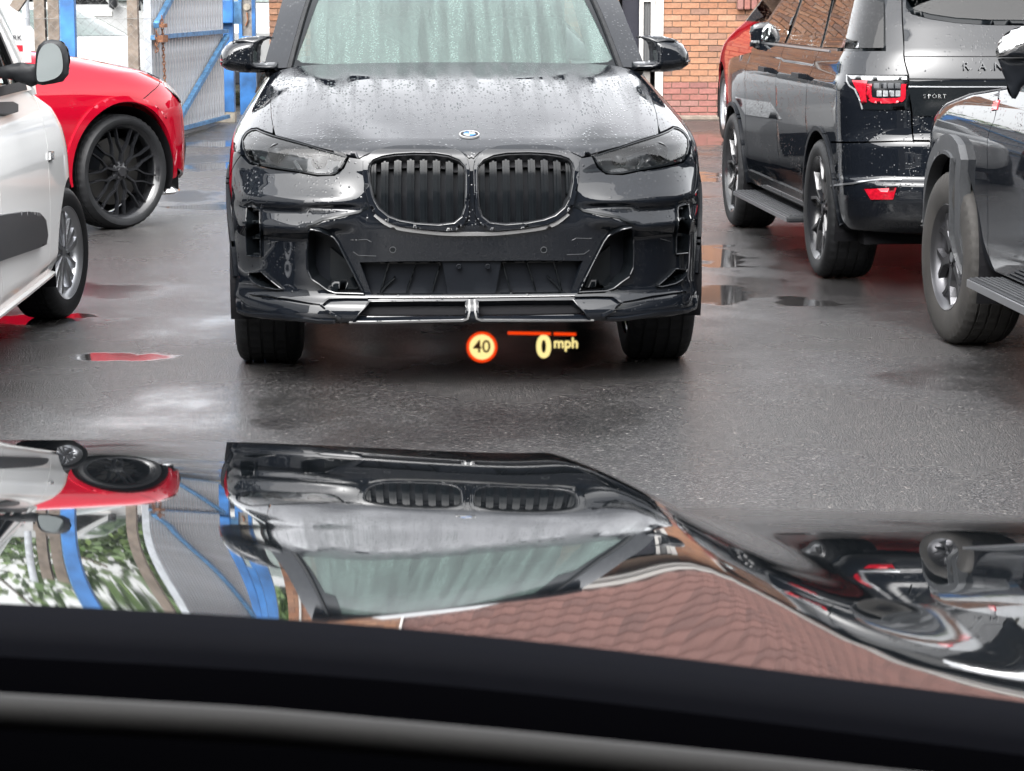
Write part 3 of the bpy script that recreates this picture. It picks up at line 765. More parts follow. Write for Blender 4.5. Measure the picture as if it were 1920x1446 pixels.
# black ledge below the kidneys, silvered for its sky reflection; bright valance outlines
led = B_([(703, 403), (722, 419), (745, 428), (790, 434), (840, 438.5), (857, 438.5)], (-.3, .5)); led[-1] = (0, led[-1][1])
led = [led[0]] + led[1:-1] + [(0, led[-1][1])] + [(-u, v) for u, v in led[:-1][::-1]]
ribbon('ledge_glint', SB, smoothpoly(led, 2, False), .014, 'satin_silver', bmw.o, off=.008, depth=.02, step=.01, ref=RB)
for sgn in (1, -1):
    T = (lambda p: p) if sgn == 1 else mir
    patch('valance_panel', SB, shrink(T(val), -.004), 'matt_black', bmw.o, step=.03, off=-.035, depth=0, ref=RB)
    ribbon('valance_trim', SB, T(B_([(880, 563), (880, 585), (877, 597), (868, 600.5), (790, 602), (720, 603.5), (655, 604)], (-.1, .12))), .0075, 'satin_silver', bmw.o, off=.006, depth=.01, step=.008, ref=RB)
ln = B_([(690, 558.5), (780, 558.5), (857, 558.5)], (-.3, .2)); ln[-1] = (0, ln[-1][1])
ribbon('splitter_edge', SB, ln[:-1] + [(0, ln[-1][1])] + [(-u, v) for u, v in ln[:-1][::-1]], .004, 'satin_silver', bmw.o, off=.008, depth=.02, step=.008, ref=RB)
# lower grille
lg = patch('lower_grille', SB, shrink(cgf, -.006), 'satin_black', bmw.o, step=.04, off=-.045, depth=0, ref=RB)
for pl in ([(712, 550), (728, 498)], [(762, 550), (780, 498)], [(810, 550), (826, 498)], [(712, 497), (826, 497)], [(705, 551), (830, 551)], [(740, 524), (712, 550)]):
    q = B_(pl, (-.2, .25)); ribbon('grille_bar', SB, q, .006, 'gloss_black', lg, off=-.03, depth=.02, ref=RB); ribbon('grille_bar', SB, mir(q), .006, 'gloss_black', lg, off=-.03, depth=.02, ref=RB)
# plate mount with screws
pm = B_([(838, 492), (838, 551)], (-.1, .25)); a, c = pm[0][1] + .002, pm[1][1]
patch('plate_mount', SB, [(-.118, a), (.118, a), (.095, c), (-.095, c)], 'satin_black', bmw.o, step=.04, off=-.012, depth=.03, ref=RB)
for px in (860.5, 914.5):
    q = B_([(px, 500)], (0, .3))[0]; P = SB(np.array([q[0]]), np.array([q[1]]))[0]
    MB().lathe([(-.012, .0105), (.006, .0105), (.008, .008), (.004, .007), (.004, .0005)], 20, axis='y', M=Matrix.Translation(P) @ Matrix.Rotation(pi, 4, 'Z')).build('screw_boss', 'satin_black', bmw.o)
for px, py in ((736.5, 468.5), (1019.5, 468.5)):
    q = B_([(px, py)], (-.3 if px < 887 else .3, .4))[0]
    c = [(q[0] + .0135 * cos(t), q[1] + .0135 * sin(t)) for t in np.linspace(0, 2 * pi, 17)[:-1]]; ci = [(q[0] + .0105 * cos(t), q[1] + .0105 * sin(t)) for t in np.linspace(0, 2 * pi, 17)[:-1]]
    s_ = patch('parking_sensor', SB, c, 'grey_plastic', bmw.o, holes=[ci], step=.01, off=.003, depth=.008, ref=RB); patch('sensor_face', SB, ci, 'gloss_black', s_, step=.01, off=.001, depth=.004, ref=RB)
def bead(name, S, loop, r, mat, parent, off=.004, closed=True, ref=(0, 2.2, .5)):
    q = np.array(dens(loop, .012)); U, V = q[:, 0], q[:, 1]; h = 2.5e-3; P = S(U, V); nn = np.cross(S(U + h, V) - S(U - h, V), S(U, V + h) - S(U, V - h)); nn /= np.linalg.norm(nn, axis=1, keepdims=True)
    nn *= np.sign(np.sum((P - np.array(ref)) * nn)); return MB().tube([tuple(p) for p in P + nn * off], r, 6, closed).build(name, mat, parent, smooth=True)
# side intakes
for sgn in (1, -1):
    T = (lambda p: p) if sgn == 1 else mir
    it = patch('side_intake', SB, shrink(T(intk), -.008), 'satin_black', bmw.o, step=.03, off=-.07, depth=0, ref=RB)
    patch('intake_rim', SB, T(intk), 'gloss_black', bmw.o, holes=[shrink(T(intk), .007)], step=.01, off=.010, depth=.09, ref=RB)
    sm = B_([(612, 545), (612, 470), (650, 500), (672, 546)], (-.6, .3)); patch('intake_duct', SB, T(sm), 'gloss_black', it, step=.03, off=-.05, depth=.02, ref=RB)
    bead('intake_bead', SB, shrink(T(intk), .002), .0035, 'black_paint', it, .012); bead('vent_bead', SB, shrink(T(vent), .002), .003, 'black_paint', it, .008); bead('scoop_bead', SB, shrink(T(scoop), .002), .003, 'black_paint', it, .009)
    bead('kidney_bead', SB, T(KI), .003, 'black_paint', bmw.o, .015); bead('kidney_bead', SB, shrink(T(KO), .004), .003, 'black_paint', bmw.o, .013); bead('valance_bead', SB, T(val), .003, 'black_paint', bmw.o, .002)
    ribbon('intake_brow', SB, T(B_([(578, 424), (605, 412), (640, 405), (672, 398), (690, 388)], (-.5, .5))), .009, 'gloss_black', bmw.o, off=.004, depth=.01, ref=RB)
    vr_ = patch('side_vent', SB, T(vent), 'gloss_black', bmw.o, holes=[shrink(T(vent), .006)], step=.01, off=.006, depth=.06, ref=RB)
    for py in (392, 414, 446, 477):
        ribbon('vent_slat', SB, T(B_([(470, py), (490, py)], (-.9, .4))), .010, 'gloss_black', vr_, off=-.008, depth=.03, ref=RB)
    sc_ = patch('lower_scoop', SB, T(scoop), 'gloss_black', bmw.o, holes=[shrink(T(scoop), .006)], step=.01, off=.008, depth=.05, ref=RB)
    for o_, pl in enumerate(([(446, 560), (449, 582), (470, 588), (530, 592), (600, 601), (630, 601)], [(470, 552), (500, 556), (540, 561), (580, 568), (606, 571), (618, 562), (650, 560), (690, 560)], [(600, 572), (622, 588), (640, 597)])):
        ribbon('splitter_blade', SB, T(B_(pl, (-.8, .15))), .009 if o_ else .014, 'black_paint', bmw.o, off=.012, depth=.02, ref=RB)
    for pl, nm in (([(500, 458), (522, 452)], 'bumper_seam'), ([(657, 450), (688, 449), (697, 454)], 'tow_cover_seam'), ([(662, 472), (672, 479), (705, 480)], 'tow_cover_seam')):
        ribbon(nm, SB, T(B_(pl, (-.5, .4))), .0025, 'grey_plastic', bmw.o, off=.002, depth=.004, ref=RB)
# headlights
HL = [(454, 262), (461, 250), (471, 243.5), (481, 242), (517, 255.5), (560, 267), (600, 279), (651, 294), (647, 306), (640, 317), (630, 326), (618, 329), (595, 328.5), (560, 322.5), (520, 316.5), (490, 311), (470, 305), (460, 292), (455, 278)]
HU = B_(HL, (-.8, .8))
for sgn in (1, -1):
    T = (lambda p: p) if sgn == 1 else mir
    h = patch('headlight', SB, shrink(T(HU), .001), 'gloss_black', bmw.o, holes=[shrink(T(HU), .008)], step=.012, off=.001, depth=.05, ref=RB)
    patch('lamp_lens', SB, shrink(T(HU), .004), 'lamp_glass', h, step=.02, off=-.003, depth=0, ref=RB)
    patch('lamp_reflector', SB, shrink(T(HU), .002), 'lamp_housing', h, step=.03, off=-.055, depth=0, ref=RB)
    for pl in ([(612, 301), (622, 304), (640, 300)], [(560, 321), (570, 318.5), (592, 321)],):
        pass
    for pl, wd in (([(517, 313), (545, 316.5), (547, 312)], .006), ([(547, 299), (560, 322)], .014), ([(592, 326.5), (596, 323), (622, 324.5)], .007), ([(636, 299), (631, 310)], .005), ([(470, 299), (468, 285), (462, 270)], .005)):
        ribbon('light_tube', SB, T(B_(pl, (-.7, .8))), wd, 'lamp_tube', h, off=-.02, depth=.01, step=.006, ref=RB)
    for px, py, r in ((600, 305, .030), (520, 290, .036)):
        q = T(B_([(px, py)], (-.6, .8)))[0]; P = SB(np.array([q[0]]), np.array([q[1]]))[0]
        MB().lathe([(.0, r * 1.2), (-.02, r * 1.1), (-.012, r), (-.035, r * .7), (-.045, .001)], 28, axis='y', M=Matrix.Translation(P + np.array([0, .07, 0]))).build('projector', 'gloss_black', h, smooth=True)
    # wing behind the lamp
    f_ = T(B_([(452, 290), (450, 275), (453, 259), (461, 247), (471, 240.5), (482, 239), (511, 250)], (-.85, .8)))
    s2 = T([(u - .004, v) for u, v in shut])
    bk = T([rB(1.50, 1.14, (-1.2, 1.3)), rB(1.62, 1.06, (-1.3, 1.2)), rB(1.72, .95), rB(1.72, .6), rB(1.72, .33), rB(1.40, .33)])
    ar = T(circ(SB, bmw, .89, .385, .43, (-1.3, .4), -5, 131, 22))
    patch('front_wing', SB, f_ + s2 + bk + ar + T([rB(.605, .785)]), 'black_paint', bmw.o, step=.03, depth=.02, off=.0008, ref=RB)
    ribbon('wheel_arch_trim', SB, T(circ(SB, bmw, .89, .385, .445, (-1.3, .4), -5, 176, 30)), .035, 'satin_black', bmw.o, off=.010, depth=.03, step=.015, ref=RB)
    dr = [rB(1.73, .34), rB(1.73, .7), rB(1.73, .95), rB(1.85, 1.1), rB(3.0, 1.13, (-2.5, .9)), rB(4.6, 1.12, (-4, .9)), rB(4.7, .5, (-4, .4))] + circ(SB, bmw, 3.865, .385, .43, (-3.6, .4), 0, 180, 16) + [rB(3.40, .34, (-3, .3))]
    patch('door_side', SB, T(dr), 'black_paint', bmw.o, step=.09, depth=.02, off=.0, ref=RB)
    liner(bmw, -sgn * .98, -sgn * .62, .89, .385, .44); liner(bmw, -sgn * .98, -sgn * .62, 3.865, .385, .44)
    wheel(bmw, (-sgn * .832, .89, .375), -sgn, .378, .28, .27, 'split', 'rim_black', 'gunmetal'); wheel(bmw, (-sgn * .832, 3.865, .375), -sgn, .378, .28, .27, 'split', 'rim_black', 'gunmetal')
# underside
box('underbody', 'matt_black', -.60, .60, 1.3, 4.85, .20, .34, bmw.o); box('floor_pan', 'matt_black', -.9, .9, 1.35, 3.4, .20, .36, bmw.o); box('rear_diffuser', 'matt_black', -.9, .9, 4.4, 4.88, .19, .5, bmw.o)
box('cabin_dark_block', 'matt_black', -.72, .72, 4.3, 4.4, .4, 1.68, bmw.o); box('cabin_floor', 'matt_black', -.85, .85, 1.6, 4.4, .5, .8, bmw.o)  # rear wall added to stop the see-through and keep the cabin dark
box('firewall', 'matt_black', -.62, .62, .3, 1.5, .34, .86, bmw.o)
# bonnet roundel
q = B_([(887, 253.5)], (0, .95))[0]; cu, cv = 0.0, q[1]
C_ = lambda r, a0=0, a1=2 * pi, n=40: [(cu + r * cos(a0 + (a1 - a0) * i / n), cv + r * sin(a0 + (a1 - a0) * i / n)) for i in range(n)]
bd = patch('bonnet_badge', SB, C_(.042), 'white_enamel', bmw.o, holes=[C_(.0375)], step=.01, off=.006, depth=.008, ref=RB)
patch('badge_ring', SB, C_(.0375), 'satin_black', bd, holes=[C_(.0255)], step=.01, off=.005, depth=.004, ref=RB)
for k in range(4):
    a0 = k * pi / 2
    patch('badge_quadrant', SB, [(cu, cv)] + [(cu + .025 * cos(a0 + pi / 2 * i / 10), cv + .025 * sin(a0 + pi / 2 * i / 10)) for i in range(11)], 'blue_enamel' if k in (1, 3) else 'white_enamel', bd, step=.01, off=.0062, depth=.003, ref=RB)
for ch, a_ in (('B', 128), ('M', 90), ('W', 52)):
    uu = cu + .0315 * cos(R(a_)); vv_ = cv + .0315 * sin(R(a_)); P = SB(np.array([uu]), np.array([vv_]))[0]; P2 = SB(np.array([uu]), np.array([vv_ + .002]))[0]
    up = Vector(P2 - P).normalized(); rt = Vector((1, 0, 0)); nn = rt.cross(up).normalized(); Mx = Matrix((rt, up, nn)).transposed().to_4x4()
    text('badge_letter', ch, .013, 'white_enamel', bd, .0008, Matrix.Translation(Vector(P) + nn * .006) @ Mx @ Matrix.Rotation(R(a_ - 90), 4, 'Z'))
# black wiper cowl
yb, zb = SB(np.array([0]), np.array([vr]))[0][1:]
def SW(U, V):
    U = np.asarray(U, float); V = np.asarray(V, float)
    hw = .80 - .17 * V; y = yb + .06 + .16 * np.abs(U) ** 2.2 + .92 * V - .05 * V * (1 - V); z = zb + .0 + .50 * V + .045 * np.sin(pi * np.clip(V, -.2, 1.2)) - .02 * U ** 2
    return np.stack([U * hw, y, z], -1)
def W_(pts, g=(-.7, .1)): return bmw.inv(SW, pts, g)
gl = W_([(556, 111), (560, 100), (575, 60), (597, 0)])
glb = W_([(566, 117.5), (600, 120), (700, 122), (857, 123)])
gh = [(glb[0][0], glb[0][1])] + glb[1:3] + [(0, glb[3][1])]
lft = gl + [(-.80, .55), (-.80, .93), (-.75, .965)]
go = gh[::-1] + lft; GG = go + [(-u, v) for u, v in go[::-1] if abs(u) > 1e-6]
ws = patch('windscreen', SW, [(-.93, -.10), (.93, -.10), (.93, 1), (-.93, 1)], 'gloss_black', bmw.o, holes=[GG], step=.05, depth=.0, off=0, ref=(0, 3, .8))
patch('glass', SW, shrink(GG, -.002), 'screen_glass', ws, step=.04, depth=0, off=-.002, ref=(0, 3, .8))
patch('wiper_cowl', SW, [(-.99, -.16), (.99, -.16), (.99, -.02), (-.99, -.02)], 'satin_black', bmw.o, step=.04, depth=.02, off=-.02, ref=(0, 3, .8))
for sgn in (1, -1):
    patch('windscreen_pillar', SW, [(sgn * .955, -.03), (sgn * 1.09, -.03), (sgn * 1.10, .3), (sgn * 1.13, .65), (sgn * 1.14, 1.0), (sgn * .955, 1.0)], 'black_paint', bmw.o, step=.03, depth=.05, off=.012, ref=(0, 3, .8))
    ribbon('pillar_trim', SW, [(sgn * .942, -.03), (sgn * .942, .5), (sgn * .942, 1)], .022, 'rubber', bmw.o, off=.012, depth=.02, step=.03, ref=(0, 3, .8))
# roof and side glass
yt = yb + .98; zt = zb + .50
def SR(U, V): U = np.asarray(U, float); V = np.asarray(V, float); return np.stack([U, yt + V, zt + .05 * (1 - (U / .75) ** 2) * np.minimum(1, V * 3 + .0) - .09 * (V / 2.3) ** 2 - .15 * np.maximum(np.abs(U) - .6, 0)], -1)
patch('roof', SR, [(-.72, 0), (.72, 0), (.74, 1.2), (.68, 2.3), (-.68, 2.3), (-.74, 1.2)], 'black_paint', bmw.o, step=.08, depth=.03, ref=(0, 3, .8))
for sgn in (1, -1):
    def SG(U, V): U = np.asarray(U, float); V = np.asarray(V, float); return np.stack([sgn * (.93 - .22 * V), U, 1.10 + .63 * V], -1)
    patch('side_window', SG, [(1.8, .02), (4.6, .02), (4.2, .9), (3.2, .99), (2.65, .96)], 'side_glass', bmw.o, step=.2, depth=.02, ref=(0, 3, 1))
box('tailgate', 'black_paint', -.8, .8, 4.75, 4.9, .4, 1.2, bmw.o, bevel=.04)
# cabin seen dimly through the glass
MB().box(-.68, .68, yb + .25, yb + .75, .9, 1.17).build('dashboard', 'matt_black', bmw.o)
MB().lathe([(0, 0)], 4)
ct = Vector((-.36, yb + .95, 1.19))
MB().tube([ct + Vector((.185 * cos(t), -.07 * sin(t) + 0, .175 * sin(t))) for t in np.linspace(0, 2 * pi, 33)[:-1]], .014, 8, True).build('steering_wheel', 'grey_plastic', bmw.o, smooth=True)
for x in (-.37, .37): box('seat', 'black_plastic', x - .24, x + .24, yb + 1.35, yb + 1.5, .7, 1.45, bmw.o, bevel=.05)
box('rear_view_mirror', 'black_plastic', -.12, .12, yb + .80, yb + .83, 1.60, 1.66, bmw.o, bevel=.01)
# door mirrors
def onplane(car, px, py, y):
    o = car.l((0, 0, CH)); d = ray(px, py); d2 = Vector(np.array(d) @ car.M); t = (y - o.y) / d2.y; return o + d2 * t
ML = [(412, 112), (413.5, 101), (420, 89), (432, 79), (446, 73.5), (462, 69.5), (485, 67.5), (505, 68), (513.5, 70), (513, 72.5), (503, 73), (495, 77), (490, 85), (488, 97), (488, 115), (500, 117), (522, 117), (522, 134), (500, 135.5), (470, 136.5), (446, 135.5), (425, 131), (414, 123)]
MLc = [(514, 70), (503, 68), (485, 67.2), (462, 69), (446, 73), (434, 78), (444, 80), (455, 82), (465, 86), (474, 93), (480, 100), (484, 97), (489, 85), (495, 77), (503, 73)]
my = 1.62
def toxz(pts, y=my): return [(p.x, p.z) for p in (onplane(bmw, a, b_, y) for a, b_ in pts)]
for sgn in (1, -1):
    s_ = lambda p: [(sgn * a, b_) for a, b_ in p]
    M = Matrix.Translation((0, my, 0)) @ Matrix(((1, 0, 0, 0), (0, 0, -1, 0), (0, 1, 0, 0), (0, 0, 0, 1)))
    h = puff('door_mirror', s_(toxz(ML)), 'black_paint', bmw.o, M, .10, .05, .009, .05, .6)
    puff('mirror_cap', s_(toxz(MLc)), 'black_paint', h, M @ Matrix.Translation((0, 0, .045)), .045, .02, .008, .03, .6)
    puff('indicator_strip', s_(toxz([(413, 113), (430, 114), (460, 114.5), (479, 114.5), (479, 117.5), (440, 117.5), (414, 117)])), 'grey_plastic', h, M @ Matrix.Translation((0, 0, .07)), .03, .02, .006, .02, .6)
# ------------------------------------------------------------------ black estate SUV seen from behind, on the right
rr = Car('parked_suv', (2.745, 12.485, 0), R(4.2), label='black SUV seen from behind with red tail lamp and running board', cat='car')
SRR = Ring(.50, 3.0, [(.30, .27), (.10, .32), (.03, .40), (.0, .50), (.0, .585), (.035, .60), (.04, .66), (.045, .78), (.065, .82), (.072, .86), (.075, 1.0), (.085, 1.13), (.10, 1.18), (.14, 1.27), (.24, 1.42), (.42, 1.62), (.52, 1.70)],
           [(.25, .90), (.34, .945), (.5, .972), (.8, .982), (1.06, .99), (1.10, .985), (1.13, .965), (1.2, .955), (1.24, .94), (1.26, .925), (1.45, .86), (1.72, .76)], sig=.010, end=(4.85, 1.0, 2.4))
RRf = (0, 2.2, .5); gR = (-1.5, .9)
def Q(pts, g=(-1.1, .95)): return rr.inv(SRR, pts, g)
def qy(y, z, g=(-1.9, .9)): return rr.inv(SRR, [(y, z)], g, yz=True)[0]
vq = lambda z: float(np.interp(z, SRR.z, SRR.vv))
lamp = Q([(1588.5, 140), (1640, 140), (1702, 141.5), (1706, 170), (1707, 206.5), (1660, 207), (1618, 206), (1612, 184), (1603, 168), (1591, 160), (1588, 150)])
seam = Q([(1691, -12), (1692, 40), (1694.6, 103), (1703.5, 142), (1707.5, 175), (1711.5, 232)])
seam_u = [p[0] for p in seam]
archR = circ(SRR, rr, .93, .39, .425, (-1.7, .5), -8, 188, 30)
archF = circ(SRR, rr, 3.853, .39, .425, (-4.6, .5), -8, 188, 30)
fog = Q([(1621, 354.5), (1681, 352), (1675, 374), (1633, 374)], (-1.0, .4))
g = .004
zt_, zb_ = 1.245, .82
# rear bumper across, with the corner up to the wheel
hbm = [(0, vq(.28)), (-.75, vq(.28)), qy(.52, .33, (-1.2, .3))] + [p for p in archR[::-1] if SRR(np.array([p[0]]), np.array([p[1]]))[0][1] < .93 - .28][:: 1]
bsel = [p for p in archR if SRR(np.array([p[0]]), np.array([p[1]]))[0][1] < .66]      # part of the arch toward the rear
bsel = sorted(bsel, key=lambda p: p[1])
bl = [(0, vq(.285)), (-.75, vq(.285))] + bsel + [qy(.60, .765), (seam_u[-1] - .06, vq(.80)), (seam_u[-1], vq(.80)), (0, vq(.80))]
fullq = bl[:-1] + [(-u, v) for u, v in bl[1:-1][::-1]]
mirq = lambda p: [(-u, v) for u, v in p]
patch('rear_bumper', SRR, fullq, 'black_paint', rr.o, holes=[shrink(fog, -.003), mirq(shrink(fog, -.003))], step=.04, depth=.02, ref=RRf)
ut = seam_u
tg = [(0, vq(.812))] + [(u + g, v) for u, v in seam[::-1]]
tg[1] = (tg[1][0], vq(.812))
tg += [(0, tg[-1][1])]
rw = Q([(1694, -12), (1698, 14), (1710, 27), (1745, 36), (1790, 43), (1850, 47), (1930, 48)], (-.7, 1.2)); rw = [(min(p[0], 0), p[1]) for p in rw]
rwin = rw + [(0, rw[-1][1]), (0, rw[0][1])]
tgf = tg[1:-1]; tgf = [(0, vq(.812))] + tgf + [(0, tgf[-1][1])]
paneltop, panelbot = vq(1.112), vq(.935)
pan = [(ut[3] + .012, paneltop), (0, paneltop), (-ut[3] - .012, paneltop), (-ut[4] - .014, panelbot), (ut[4] + .014, panelbot)]
def half2(p): return p + [(-u, v) for u, v in p[::-1] if abs(u) > 1e-6]
tgs = [(0, vq(.812))] + [(u + g, v) for u, v in seam[::-1]]; tgs[1] = (tgs[1][0], vq(.812))
top_v = tgs[-1][1]
outl = tgs + [(0, top_v)] + [(-u, v) for u, v in tgs[1:][::-1]]
gat = patch('tailgate', SRR, outl, 'black_paint', rr.o, step=.045, depth=.02, ref=RRf)
wv = [(max(u, ut[0] + .03), v) for u, v in rw[1:]]; wv = [(ut[0] + .03, top_v - .01)] + wv
wpoly = wv[:-1] + [(0, wv[-1][1])] + [(-u, v) for u, v in wv[:-1][::-1]]
patch('rear_window', SRR, wpoly, 'gloss_black', gat, step=.05, depth=.004, off=.002, ref=RRf); patch('window_glass', SRR, shrink(wpoly, .03), 'side_glass', gat, step=.06, depth=.0, off=.006, ref=RRf)
patch('tailgate_panel', SRR, pan, 'gloss_black', gat, step=.05, depth=.01, off=.006, ref=RRf)
ribbon('panel_strip', SRR, [(ut[3] + .015, vq(1.085)), (0, vq(1.085)), (-ut[3] - .015, vq(1.085))], .006, 'dull_silver', gat, off=.010, depth=.008, ref=RRf)
for z_, w_ in ((1.24, .004), (1.125, .006)): ribbon('tailgate_crease', SRR, [(ut[2] + .004, vq(z_)), (0, vq(z_)), (-ut[2] - .004, vq(z_))], w_, 'matt_black', gat, off=.0012, depth=.002, ref=RRf)
def onskin(S, px, py, car, g): q = car.inv(S, [(px, py)], g)[0]; return q
def lettering(S, q, s, size, mat, parent, car, sp=1., ext=.004, flipx=1):
    for i, ch in enumerate(s):
        if ch == ' ': continue
        u = q[0] + i * sp * flipx; P = Vector(S(np.array([u]), np.array([q[1]]))[0]); Pu = Vector(S(np.array([u + .004]), np.array([q[1]]))[0]); Pv = Vector(S(np.array([u]), np.array([q[1] + .004]))[0])
        rt = (Pu - P).normalized() * flipx; up = (Pv - P).normalized(); nn = rt.cross(up).normalized()
        text('letter', ch, size, mat, parent, ext, Matrix.Translation(P + nn * .010) @ Matrix((rt, up, nn)).transposed().to_4x4())
q = Q([(1811, 126)], (-.5, 1.1))[0]; lettering(SRR, q, 'RANGE ROVER', .062, 'grey_plastic', gat, rr, sp=.088)
q = Q([(1733, 181)], (-.6, .95))[0]; lettering(SRR, q, 'SPORT', .030, 'chrome', gat, rr, sp=.026)
# tail lamp
for sgn in (1, -1):
    T = (lambda p: p) if sgn == 1 else mirq
    tl = patch('tail_lamp', SRR, shrink(T(lamp), .002), 'gloss_black', rr.o, step=.03, depth=.02, off=.004, ref=RRf)
    if sgn == 1:
        U1 = Q([(1632, 158), (1631, 184), (1638, 188.5), (1660, 189.5), (1690, 188), (1694.5, 182), (1695, 158)])
        ribbon('red_light_bar', SRR, smoothpoly(U1, 1, False), .026, 'red_lens', tl, off=.010, depth=.008, step=.012, ref=RRf)
        patch('red_reflector', SRR, Q([(1599, 151), (1628, 151), (1626, 192), (1617, 196), (1612, 176), (1604, 162)]), 'red_lens', tl, off=.007, depth=.004, step=.02, ref=RRf)
        patch('lamp_cover', SRR, Q([(1591, 142), (1700, 144), (1701, 150), (1634, 152), (1598, 149)]), 'clear_lens', tl, off=.009, depth=.004, step=.02, ref=RRf)
        for k in range(4): patch('lamp_segment', SRR, Q([(1645 + k * 11.5, 170), (1654 + k * 11.5, 170), (1654 + k * 11.5, 181), (1645 + k * 11.5, 181)]), 'clear_lens', tl, off=.008, depth=.004, step=.02, ref=RRf)
        for k in range(4): patch('lamp_segment', SRR, Q([(1640 + k * 13, 156), (1650 + k * 13, 156), (1650 + k * 13, 166), (1640 + k * 13, 166)]), 'lamp_housing', tl, off=.008, depth=.004, step=.02, ref=RRf)
        ribbon('lamp_trim', SRR, Q([(1589, 141), (1589, 152), (1594, 161), (1604, 168), (1612, 185), (1618, 205)]), .008, 'clear_lens', tl, off=.007, depth=.006, step=.01, ref=RRf)
    patch('fog_reflector', SRR, T(fog), 'red_lens', rr.o, step=.03, depth=.02, off=.004, ref=RRf)
    ribbon('bumper_edge', SRR, T(Q([(1558, 349), (1600, 344), (1650, 338), (1690, 337)], (-1.1, .4))), .010, 'dull_silver', rr.o, off=.006, depth=.01, step=.012, ref=RRf)
    # quarter panel with the pillar
    qp = [qy(.606, .775)] + [(seam_u[-1] - .06, vq(.808)), (seam[5][0] - g, vq(.808))] + [(lamp[4][0], lamp[4][1])] + lamp[5:] + lamp[:1] + [(lamp[0][0], lamp[0][1] + .002)] + [(lamp[2][0], lamp[2][1] + .003), (seam[3][0] - g, seam[3][1]), (seam[2][0] - g, seam[2][1]), (seam[1][0] - g, seam[1][1]), (seam[0][0] - g, seam[0][1])] + Q([(1659, -8), (1661, 60), (1661, 96)], (-1.0, 1.3)) + [qy(1.18, zt_), qy(1.24, 1.1), qy(1.30, .85), qy(1.22, .735)]
    ar_ = sorted([p for p in archR if .62 < SRR(np.array([p[0]]), np.array([p[1]]))[0][1] < 1.20 and p[1] > vq(.6)], key=lambda p: p[0])
    patch('rear_quarter', SRR, T(qp + ar_), 'black_paint', rr.o, step=.04, depth=.02, ref=RRf)
    rd = [qy(2.205, .34), qy(2.205, .8), qy(2.22, 1.1), qy(2.24, zt_)] + [qy(1.19, zt_), qy(1.25, 1.1), qy(1.31, .85), qy(1.235, .73)] + sorted([p for p in archR if SRR(np.array([p[0]]), np.array([p[1]]))[0][1] > 1.22], key=lambda p: -p[1]) + [qy(1.40, .34)]
    patch('rear_door', SRR, T(rd), 'black_paint', rr.o, step=.05, depth=.02, ref=RRf)
    fd = [qy(2.215, .34), qy(2.215, .8), qy(2.23, 1.1), qy(2.25, zt_), qy(3.3, zt_, (-4, 1)), qy(3.32, 1.1, (-4, 1)), qy(3.32, .6, (-4, .6)), qy(3.28, .34, (-4, .4))]
    patch('front_door', SRR, T(fd), 'black_paint', rr.o, step=.05, depth=.02, ref=RRf)
    fw = [qy(3.29, .34, (-4, .4)), qy(3.33, .6, (-4, .6)), qy(3.33, 1.1, (-4, 1)), qy(3.32, 1.18, (-4, 1)), qy(4.0, 1.13, (-4.6, 1)), qy(4.5, 1.05, (-5, 1)), qy(4.78, .95, (-5, 1)), qy(4.80, .5, (-5.2, .5)), qy(4.75, .3, (-5.2, .3))] + sorted([p for p in archF if p[1] > vq(.33)], key=lambda p: p[0]) 
    patch('front_wing', SRR, T(fw), 'black_paint', rr.o, step=.05, depth=.02, ref=RRf)
    band = [qy(.95, zt_ + .006), qy(3.42, zt_ + .006, (-4, 1.2)), qy(2.75, 1.64, (-3.6, 1.6)), qy(1.0, 1.64)] + Q([(1661, -8), (1661, 60), (1662, 94)], (-1.0, 1.3))
    wb = patch('window_band', SRR, T(band), 'gloss_black', rr.o, step=.06, depth=.02, off=-.006, ref=RRf)
    for w4 in ([qy(2.30, zt_ + .02), qy(3.25, zt_ + .02, (-4, 1.2)), qy(2.70, 1.62, (-3.6, 1.6)), qy(2.32, 1.62)], [qy(1.22, zt_ + .02), qy(2.20, zt_ + .02), qy(2.22, 1.62), qy(1.45, 1.62)], [qy(1.15, zt_ + .02), qy(1.38, 1.62), qy(1.0, 1.62)] + Q([(1657, 5), (1657, 60), (1657, 90)], (-1.0, 1.3))):
        patch('side_window', SRR, T(w4), 'side_glass', wb, step=.06, depth=.004, off=.001, ref=RRf)
    ribbon('window_trim', SRR, T([qy(y, zt_ + .004) for y in (.9, 1.5, 2.3, 3.3)]), .012, 'gunmetal', rr.o, off=.006, depth=.01, step=.05, ref=RRf)
    ribbon('wheel_arch_trim', SRR, T(circ(SRR, rr, .93, .39, .437, (-1.7, .5), -8, 188, 36)), .026, 'satin_black', rr.o, off=.012, depth=.03, step=.015, ref=RRf)
    ribbon('wheel_arch_trim', SRR, T(circ(SRR, rr, 3.853, .39, .437, (-4.6, .5), -8, 188, 36)), .026, 'satin_black', rr.o, off=.012, depth=.03, step=.02, ref=RRf)
    ribbon('sill_trim', SRR, T([qy(1.42, .40), qy(3.28, .40, (-4, .4))]), .06, 'grey_paint', rr.o, off=.012, depth=.02, step=.04, ref=RRf)
    for y in (1.42, 2.52):
        P = SRR(np.array([qy(y, 1.10)[0]]), np.array([vq(1.10)]))[0]; sx = sgn * P[0]
        dh = MB().beam((sx - sgn * .035, y - .10, 1.10), (sx - sgn * .035, y + .11, 1.10), .022, .028).build('door_handle', 'satin_black', rr.o)
        MB().beam((sx, y - .09, 1.10), (sx - sgn * .035, y - .09, 1.10), .03, .024).build('handle_mount', 'satin_black', dh); MB().beam((sx, y + .10, 1.10), (sx - sgn * .035, y + .10, 1.10), .03, .024).build('handle_mount', 'satin_black', dh)
    s3 = sgn * -1
